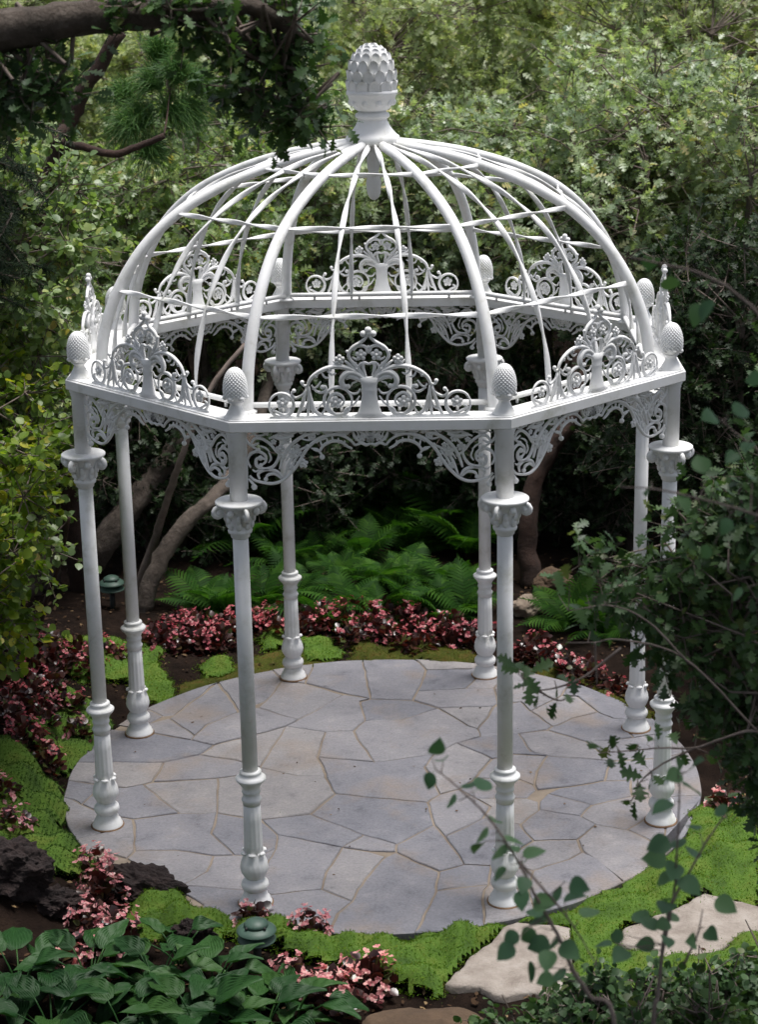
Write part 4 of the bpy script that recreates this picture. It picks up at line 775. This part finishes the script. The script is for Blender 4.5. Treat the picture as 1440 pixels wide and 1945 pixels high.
def slab(label, px, th=.07):
    P = np.array([atz(720+x/2, 1400+y/2)[:2] for x, y in px]); c = P.mean(0); q = []
    for i in range(len(P)):
        a, b = P[i], P[(i+1) % len(P)]; m = max(1, int(np.linalg.norm(b-a)/.03))
        for t in range(m):
            p = a+(b-a)*t/m; w = noise.noise_vector((p[0]*11, p[1]*11, 2.2)); q.append(p+np.array([w[0], w[1]])*.02-c)
    q = np.array(q); n = len(q); rings = [1.0, .97, .85, .65, .4, .15]; V = [(x, y, -th) for x, y in q]; F = []
    for k, s in enumerate(rings):
        for x, y in q: V.append((x*s, y*s, (-.012 if k == 0 else 0)+.010*noise.fractal(Vector((x*s*9+c[0], y*s*9, .5)), 1, 2, 4)))
    for k in range(len(rings)): F += [(k*n+a, k*n+(a+1) % n, (k+1)*n+(a+1) % n, (k+1)*n+a) for a in range(n)]
    F.append(tuple(range(len(rings)*n, (len(rings)+1)*n))); m = MB(); m.add(V, F)
    o = m.build('stepping_stone', SANDSTONE, None, True, loc=(c[0], c[1], .018)); tag(o, label, 'stone', 'pale stepping stones'); return o
slab('pale sandstone stepping stone nearest the front of the patio', SLABS[0][::-1])
slab('large pale stepping stone at the right edge on moss', SLABS[1][::-1])

# ---- path lights
def path_light(p, label, sc=1.0):
    o = empty('path_light', p); o.scale = (sc, sc, sc); tag(o, label, 'lamp', 'green garden path lights')
    m = MB(); m.add(*lathe([(.022, -.2), (.022, .075)], 16)); m.build('stake', BLACK, o)
    m = MB(); m.add(*lathe([(.035, .07), (.055, .075), (.06, .12), (.05, .128)], 24)); m.build('lens', BLACK, o)
    m = MB(); m.add(*lathe([(.03, .098), (.098, .070), (.101, .073), (.099, .078), (.05, .104)], 40)); m.build('lower_shade', LAMP_GREEN, o)
    m = MB(); m.add(*lathe([(.03, .140), (.100, .118), (.104, .121), (.102, .127), (.085, .140), (.055, .152), (.03, .155)], 40)); m.build('upper_shade', LAMP_GREEN, o)
    m = MB(); m.add(*lathe([(.04, .150), (.062, .154), (.064, .159), (.056, .170), (.038, .181), (.018, .187), (.002, .188)], 36)); cap = m.build('top_cap', LAMP_GREEN, o)
    for k in range(4):
        a = pi/4+k*pi/2; m = MB(); m.add(*sphere((.066*cos(a), .066*sin(a), .155), .009, 8, 6)); m.build('screw', BLACK, cap)
p = atz(490, 1836, .0); p[2] = hgt(p[0], p[1])+.075; path_light(p, 'dark green tiered path light beside the hostas')
p = atz(215, 1135, .3); p[2] = .22; 
p2 = atz(215, 1160, .0); p2[2] = hgt(p2[0], p2[1])+.09; path_light(p2, 'dim green path light in the shade between the left columns', 1.0)

# ---- hostas
def hosta_leaf(L, Wd, curl, nv=9):
    nx_, ny_ = 33, 16; V = []; T = []
    for j in range(ny_):
        t = j/(ny_-1); w = Wd*(sin(pi*min(1, t*.96+.03)**.72)**.85)*(1-.1*t)+.0015
        for i in range(nx_):
            u = i/(nx_-1)*2-1; w_e = w*(1+.05*sin(t*23+u*3)); x = u*w_e; y = t*L-.03*abs(u)*L*(1-t)
            z = .16*w*abs(u)**1.3*1.6-curl*L*t*t+.0085*sin((abs(u)*5.0+t*1.2)*2*pi)*sin(pi*min(1, t+.05))+.006*sin(t*9+u*2)*abs(u)
            V.append((x, y, z))
    for j in range(ny_-1):
        for i in range(nx_-1):
            a = j*nx_+i; T += [(a, a+1, a+nx_+1), (a, a+nx_+1, a+nx_)]
    return np.array(V), np.array(T)
HL = [tri_mesh('leaf', *hosta_leaf(L, w, c), HOSTA_LEAF, True) for L, w, c in ((.20, .07, .35), (.17, .062, .55), (.22, .08, .3), (.15, .06, .6), (.19, .055, .2))]
def hosta(px, py, n, label, sc=1.0, hh=.22):
    p = atz(px, py, 0); p[2] = hgt(p[0], p[1])-.02; o = empty('hosta', p); tag(o, label, 'plant', 'hostas at the lower left')
    for k in range(n):
        a = 2.399*k+rng.uniform(-.3, .3); t = (k+.5)/n; r = .05+.17*sqrt(t); z = hh*(1.1-.55*t)+rng.uniform(-.03, .03); tilt = .65-.75*t+rng.uniform(-.2, .2)
        q = np.array([r*cos(a), r*sin(a), z])*sc; lf = link('leaf', HL[int(rng.integers(5))], o, q, (tilt, rng.uniform(-.3, .3), a-pi/2), (sc, sc, sc))
        e = q+np.array([0, 0, .0]); m = MB(); m.add(*tube(smooth_path([(0, 0, 0), e*np.array([.4, .4, .6]), e], 3), np.linspace(.006, .004, 7), 5)); m.build('stalk', HOSTA_LEAF, o)
for (x, y, n, s), lb in zip([(40, 1900, 14, 1.1), (170, 1880, 14, 1.0), (300, 1900, 15, 1.05), (405, 1905, 14, .95), (560, 1950, 11, .9), (100, 1975, 14, 1.1), (240, 1985, 14, 1.1), (380, 1985, 14, 1.1), (500, 1990, 13, 1.1), (340, 1830, 8, .9)],
        ['hosta in the far lower left corner', 'hosta below the pink begonia clump', 'central hosta with broad ribbed leaves', 'hosta left of the green path light', 'hosta right of the others below the path light', 'front left hosta at the bottom edge', 'front hosta at the bottom edge, second from left', 'front hosta at the bottom edge, third from left', 'front hosta at the bottom edge under the begonias', 'hosta with one tall upright leaf at the back']): hosta(x, y, n, lb, s)

# ---- foreground saplings
AL = [tri_mesh('leaf', *outline_leaf([(.008, -.4), (.01, -.02), (.22, .02), (.38, .16), (.44, .34), (.40, .54), (.28, .74), (.12, .9), (.003, 1.02)], f, d), ASPEN_LEAF) for f, d in ((.2, .2), (.35, .1), (.1, .3))]
OL = [tri_mesh('leaf', *outline_leaf([(.01, -.2), (.012, 0), (.14, .16), (.10, .24), (.30, .36), (.28, .42), (.13, .45), (.16, .5), (.38, .62), (.37, .69), (.17, .70), (.18, .75), (.28, .86), (.22, .9), (.09, .93), (.05, 1.0), (0.003, 1.02)], f, d), OAK_DARK) for f, d in ((.2, .12), (.35, .2), (.05, .25))]
def frame_euler(d, n):
    d = Vector(d).normalized(); n = Vector(n); n = (n-d*n.dot(d)).normalized(); x = d.cross(n); return Matrix((x, d, n)).transposed().to_euler()
def sapling(label, Y, stems, leaves, lsz, meshes, mat=TWIG, r=.008, name='sapling', grp=None):
    main = [aty(x, y, Y) for x, y in stems[0]]; foot = main[0].copy(); foot[1] += .05; foot[2] = float(hgt(foot[0], foot[1]))-.02
    root = empty(name, foot); tag(root, label, 'sapling', grp); paths = [([foot]+main, r, r*.25)]
    for s in stems[1:]: paths.append(([aty(x, y, Y+rng.uniform(-.05, .05)) for x, y in s], r*.6, r*.2))
    link('stem', limb_mesh([(np.array(P)-foot, a, b) for P, a, b in paths], mat, 'stem', 6), root)
    nodes = np.concatenate([smooth_path(P, 8) for P, _, _ in paths])
    tw = []
    for x, y in leaves:
        c = aty(x, y, Y+rng.uniform(-.12, .12)); k = nodes[np.argmin(np.linalg.norm(nodes-c, axis=1))]; d = c-k; L_ = np.linalg.norm(d)+1e-6
        s = lsz*rng.uniform(.8, 1.2); dn = d/L_+rdir(())*.35+np.array([0, 0, -.15]); dn /= np.linalg.norm(dn); b = c-dn*s*.5
        nn = np.array([0, -.45, .8])+rdir(())*.5; link('leaf', meshes[int(rng.integers(len(meshes)))], root, b-foot, frame_euler(dn, nn), (s, s, s))
        st_ = b-dn*s*.3; tw.append((k-foot, st_-foot))
    tag(link('leaf_stalks', tri_mesh('leaf_stalks', *prisms([a for a, _ in tw], [b for _, b in tw], .0022, .0012, 4), mat), root), kind='stuff')
c8 = lambda L_: [(720+x/2, 1400+y/2) for x, y in L_]
sapling('round leaved sapling arching left in front of the right front column', -6.2,
    [c8([(900, 1150), (800, 980), (730, 870), (690, 770), (600, 610), (540, 490), (470, 380), (400, 285), (300, 190), (215, 120)]), c8([(540, 480), (620, 570), (690, 650), (760, 750), (830, 870)])],
    c8([(222, 38), (240, 85), (190, 168), (345, 170), (400, 175), (272, 245), (445, 312), (388, 375), (520, 388), (590, 435), (375, 420), (455, 445), (550, 465), (455, 515), (540, 615), (760, 565), (745, 610), (665, 595), (630, 630), (590, 665), (805, 660), (600, 700), (500, 765), (565, 755), (605, 788), (660, 780), (725, 810), (570, 895), (640, 850), (680, 900), (630, 920), (480, 815), (550, 560), (500, 420)]), .062, AL)
sapling('upright round leaved sapling at the lower right', -6.0,
    [c8([(1040, 1150), (1060, 980), (1075, 830), (1105, 650), (1185, 500), (1280, 340), (1330, 290)]), c8([(1075, 830), (1120, 600), (1130, 480), (1140, 250), (1142, 100)]), c8([(1160, 860), (1210, 750), (1230, 650)])],
    c8([(1060, 410), (1045, 460), (1130, 395), (1190, 430), (1080, 535), (1120, 505), (1185, 560), (1105, 605), (1020, 705), (1080, 710), (1120, 675), (990, 680), (1100, 770), (1185, 775), (900, 755), (1010, 785), (1265, 750), (1320, 640), (850, 785), (915, 830), (1145, 110), (1120, 145), (1195, 195), (1075, 262), (1210, 100), (1300, 275), (1185, 335), (1150, 545), (1090, 640)]), .062, AL)
sapling('dark leafy spray hanging at the right edge beside the dome', -6.0,
    [[(1560, 1500), (1500, 900), (1470, 650), (1400, 560), (1330, 520), (1250, 500), (1200, 490)], [(1500, 900), (1420, 840), (1370, 800)], [(1500, 1000), (1380, 960), (1250, 930), (1180, 925)]],
    [(1210, 482), (1235, 500), (1270, 540), (1320, 600), (1390, 630), (1340, 590), (1400, 800), (1350, 790), (1420, 850), (1390, 870), (1430, 720), (1175, 930), (1235, 930), (1330, 880), (1410, 780), (1425, 900), (1300, 960), (1380, 1000), (1425, 1060), (1340, 1050), (1400, 1130)], .055, AL)
oakpx = c8([])
sapling('dark scrub oak twig reaching over the patio edge at the right', -4.6,
    [[(1600, 1700), (1520, 1450), (1440, 1390), (1380, 1400), (1320, 1420), (1260, 1420), (1200, 1425), (1140, 1430)], [(1320, 1420), (1260, 1450), (1220, 1480), (1200, 1520)], [(1440, 1390), (1300, 1250), (1180, 1215), (1130, 1220), (1075, 1220)], [(1130, 1220), (1132, 1255), (1134, 1300)], [(1180, 1230), (1100, 1290), (1020, 1310), (985, 1280)], [(1020, 1310), (1060, 1330), (1090, 1320)], [(1300, 1250), (1230, 1180), (1160, 1150), (1080, 1160)]],
    [(1130, 1415), (1150, 1425), (1165, 1412), (1180, 1440), (1160, 1445), (1205, 1415), (1215, 1440), (1235, 1400), (1200, 1470), (1215, 1500), (1190, 1520), (1230, 1500), (1205, 1540), (1250, 1480), (970, 1270), (985, 1262), (1000, 1280), (990, 1300), (1005, 1320), (1020, 1330), (1010, 1300), (1040, 1340), (1060, 1310), (1070, 1285), (1080, 1325), (965, 1255), (1030, 1265), (1050, 1350), (1090, 1300), (1090, 1150), (1060, 1100), (1075, 1085), (1120, 1110), (1140, 1140), (1105, 1170), (1165, 1100), (1190, 1120), (1150, 1080), (1250, 1390), (1280, 1400), (1300, 1440), (1330, 1400), (1350, 1440)], .075, OL)
# big dark oak bush filling the right edge
bz = float(hgt(2.3, -4.4)); b = (2.3, -4.4, bz-.05)
tree('oak_bush', 'dark scrub oak bush filling the right edge in front of the columns', 'bush', b,
     [([b, (2.1, -4.3, .9), (1.8, -4.1, 1.7), (1.5, -3.9, 2.4)], .04, .012), ([b, (2.3, -4.4, 1.1), (1.95, -4.2, 2.0), (1.6, -3.95, 2.6)], .035, .01)],
     [(aty(x, y, -3.9), (r, .25, q)) for x, y, r, q in [(1180, 1110, .14, .09), (1110, 1120, .1, .07), (1240, 1100, .14, .10), (1340, 1060, .16, .2), (1410, 1130, .25, .3), (1330, 1180, .17, .16), (1450, 1000, .2, .3), (1440, 1300, .2, .25), (1370, 1320, .14, .12), (1470, 1430, .15, .18), (1245, 1180, .10, .07), (1390, 950, .14, .12), (1440, 1560, .06, .12), (1300, 1260, .1, .08)]],
     135, 6, 5, .06, OAK_FINE, OAK_DARK, limb_r=.007, twr=.003, twl=(.06, .17))
# low small leaved shrub along the bottom right
for i, (x, y, Yp) in enumerate([(1010, 1930, -3.4), (1120, 1885, -3.5), (1240, 1880, -3.5), (1360, 1870, -3.5), (1440, 1840, -3.4), (1180, 1940, -3.9), (1330, 1930, -3.9)]):
    p = aty(x, y, Yp); g = float(hgt(p[0], p[1])); b = (p[0], p[1], g-.03)
    tree('low_shrub', ['low shrub at the left end of the bottom right planting', 'low shrub below the first stepping stone', 'low shrub at the foot of the upright sapling', 'low shrub under the second stepping stone', 'low shrub in the lower right corner', 'front low shrub at the bottom edge left of the sapling', 'front low shrub at the bottom edge right of the sapling'][i], 'shrub', b,
         [([b, (p[0], p[1], g+.1), (p[0]+.05, p[1], max(g+.2, p[2]))], .012, .005)], [((p[0], p[1], (g+p[2])/2), (.24, .22, max(.12, (p[2]-g)/2+.05)))], 38, 7, 8, .042, ROUND, OAK_DARK, 'low shrubs at the bottom right', TWIG, limb_r=.004, limb_j=.1, twl=(.08, .18))

rng = np.random.default_rng(21)
# ---- big limb, hanging oak foliage and conifer at the upper left
b = np.array([-3.1, -3.2, float(hgt(-3.1, -3.2))-.05])
limb = [aty(-420, 210, -3.2), aty(-150, 75, -3.2), aty(0, 60, -3.2), aty(140, 38, -3.2), aty(260, 28, -3.2), aty(380, 18, -3.2), aty(470, 12, -3.1), aty(560, 60, -3.0)]
limb2 = [limb[5], aty(480, 90, -3.0), aty(540, 150, -2.9), aty(570, 220, -2.8)]
tree('big_tree', 'dark furrowed bark limb with hanging leaves across the upper left', 'tree', tuple(b),
     [([b, b+np.array([.05, 0, 2]), limb[0]+np.array([-.32, 0, -.75])]+limb, .145, .025), (limb2, .03, .01)],
     [(aty(505, 130, -2.9), (.2, .2, .17)), (aty(545, 180, -2.9), (.11, .2, .2)), (aty(555, 245, -2.7), (.10, .12, .07)), (aty(470, 60, -3.0), (.25, .2, .12)), (aty(330, 20, -3.2), (.4, .2, .08)), (aty(530, 60, -2.9), (.12, .2, .15)), (aty(40, 150, -3.1), (.25, .2, .15)), (aty(550, 30, -3), (.08, .15, .10))],
     72, 5, 7, .062, OAK_FINE, OAK_DARK, twl=(.07, .2))
big = [o for o in bpy.data.objects if o.name == 'big_tree'][0]
lv, tw, cc = crown_geo([(np.array(c)-b, r) for c, r in [((-2.5, -4.6, 7.4), (1.8, 1.6, 1.2)), ((.2, -5.2, 7.6), (1.9, 1.7, 1.1)), ((2.6, -5.0, 7.4), (1.7, 1.6, 1.2)), ((-3.8, -6.8, 7.4), (1.8, 1.8, 1.6)), ((3.6, -7.2, 7.2), (1.8, 1.8, 1.5)), ((0, -8.0, 8.2), (2, 1.6, 1.3))]], 260, 8, 9, .15, OAK, twl=(.3, .8))
link('crown', tri_mesh('crown', *lv, OAK_DARK), big); nd = np.array([(0, 0, 4.5), (-.3, -1.5, 5.5), (.8, -2.2, 6.6), (2.8, -2.2, 6.8), (5.0, -2.5, 6.6)])
o_ = nd[np.argmin(np.linalg.norm(cc[:, None]-nd[None], axis=2), 1)]
link('twigs', tri_mesh('twigs', *join_tris([tw, prisms(o_, cc, .02, .006, 4), prisms(nd[:-1], nd[1:], .09, .06, 7), prisms([(0, 0, 1.9)], [nd[0]], .16, .1, 9)]), TWIG), big)
def needles(c, d, L_, n, spread):
    dd = np.array(d)[None]+rdir((n,))*spread; dd /= np.linalg.norm(dd, axis=1)[:, None]; l = L_*rng.uniform(.7, 1.1, (n, 1)); c = np.array(c)[None]+rng.normal(size=(n, 3))*.03
    m = c+dd*l*.6; e = c+dd*l+np.array([0, 0, -.25])*l; a, b = prisms(c, m, .003, .0025, 3), prisms(m, e, .0025, .001, 3); return join_tris([a, b])
# long needled pine
b = np.array([-2.55, 3.6, float(hgt(-2.55, 3.6))-.05])
root = empty('pine_tree', b); tag(root, 'long needled pine with reddish trunk and curved bare branch at the upper left', 'tree')
tp = [b, aty(75, 480, 3.6), aty(100, 330, 3.5), aty(130, 240, 3.4), aty(160, 170, 3.4), aty(230, 60, 3.4)]
br1 = [aty(100, 268, 3.2), aty(150, 278, 3.1), aty(215, 294, 3.0), aty(265, 278, 3.0), aty(312, 258, 3.0)]; br2 = [aty(312, 258, 3.0), aty(318, 215, 3.2), aty(325, 160, 3.4)]
link('trunk', limb_mesh([(np.array(tp)-b, .09, .05)], BARK_RED, 'trunk', 10, .2), root); link('branch', limb_mesh([(np.array(br1)-b, .034, .022), (np.array(br2)-b, .008, .004), (np.array([aty(130, 240, 3.4), br1[0]])-b, .05, .034)], BARK_RED, 'branch', 8), root)
tu = [(335, 150, 3.4, (0, -.2, .8)), (300, 160, 3.5, (-.6, 0, .5)), (370, 165, 3.5, (.7, 0, .3)), (280, 225, 3.5, (-.5, 0, .2)), (250, 240, 3.4, (-.6, -.2, .1)), (320, 215, 3.4, (.4, -.2, .3)), (350, 205, 3.5, (.6, 0, 0)), (300, 110, 3.6, (0, 0, .9)), (240, 190, 3.7, (-.3, 0, .6)), (280, 290, 3.4, (.3, -.2, .2))]
link('needles', tri_mesh('needles', *join_tris([needles(aty(x, y, Y)-b, d, .24, 260, .75) for x, y, Y, d in tu]), NEEDLE), root)
# dark conifer at the left edge
b = np.array([-3.75, .9, float(hgt(-3.75, .9))-.05]); root = empty('conifer', b); tag(root, 'very dark drooping conifer at the upper left edge under the limb', 'tree')
top = aty(-130, -60, .9); link('trunk', limb_mesh([([np.zeros(3), (top-b)*np.array([1, 1, .5]), top-b], .09, .03)], BARK, 'trunk', 8), root)
pr = []; bp = []
for k in range(75):
    o = aty(rng.uniform(-170, 40), rng.uniform(60, 540), .9+rng.uniform(-.3, .3)); a = rng.uniform(-pi, pi); L_ = rng.uniform(.3, .6)
    e = o+np.array([cos(a)*L_, sin(a)*L_*.7, -.12-.15*rng.random()]); bp.append((o-b, e-b)); n = 170; t = rng.random((n, 1)); c = o+(e-o)*t-b
    dd = (e-o)/L_*.5+rdir((n,))*.9+np.array([0, 0, -.2]); dd /= np.linalg.norm(dd, axis=1)[:, None]; pr.append(prisms(c, c+dd*rng.uniform(.05, .09, (n, 1)), .0032, .0012, 3))
link('needles', tri_mesh('needles', *join_tris(pr), NEEDLE_DARK), root); link('branches', tri_mesh('branches', *prisms([x for x, _ in bp], [y for _, y in bp], .011, .004, 4), BARK), root)
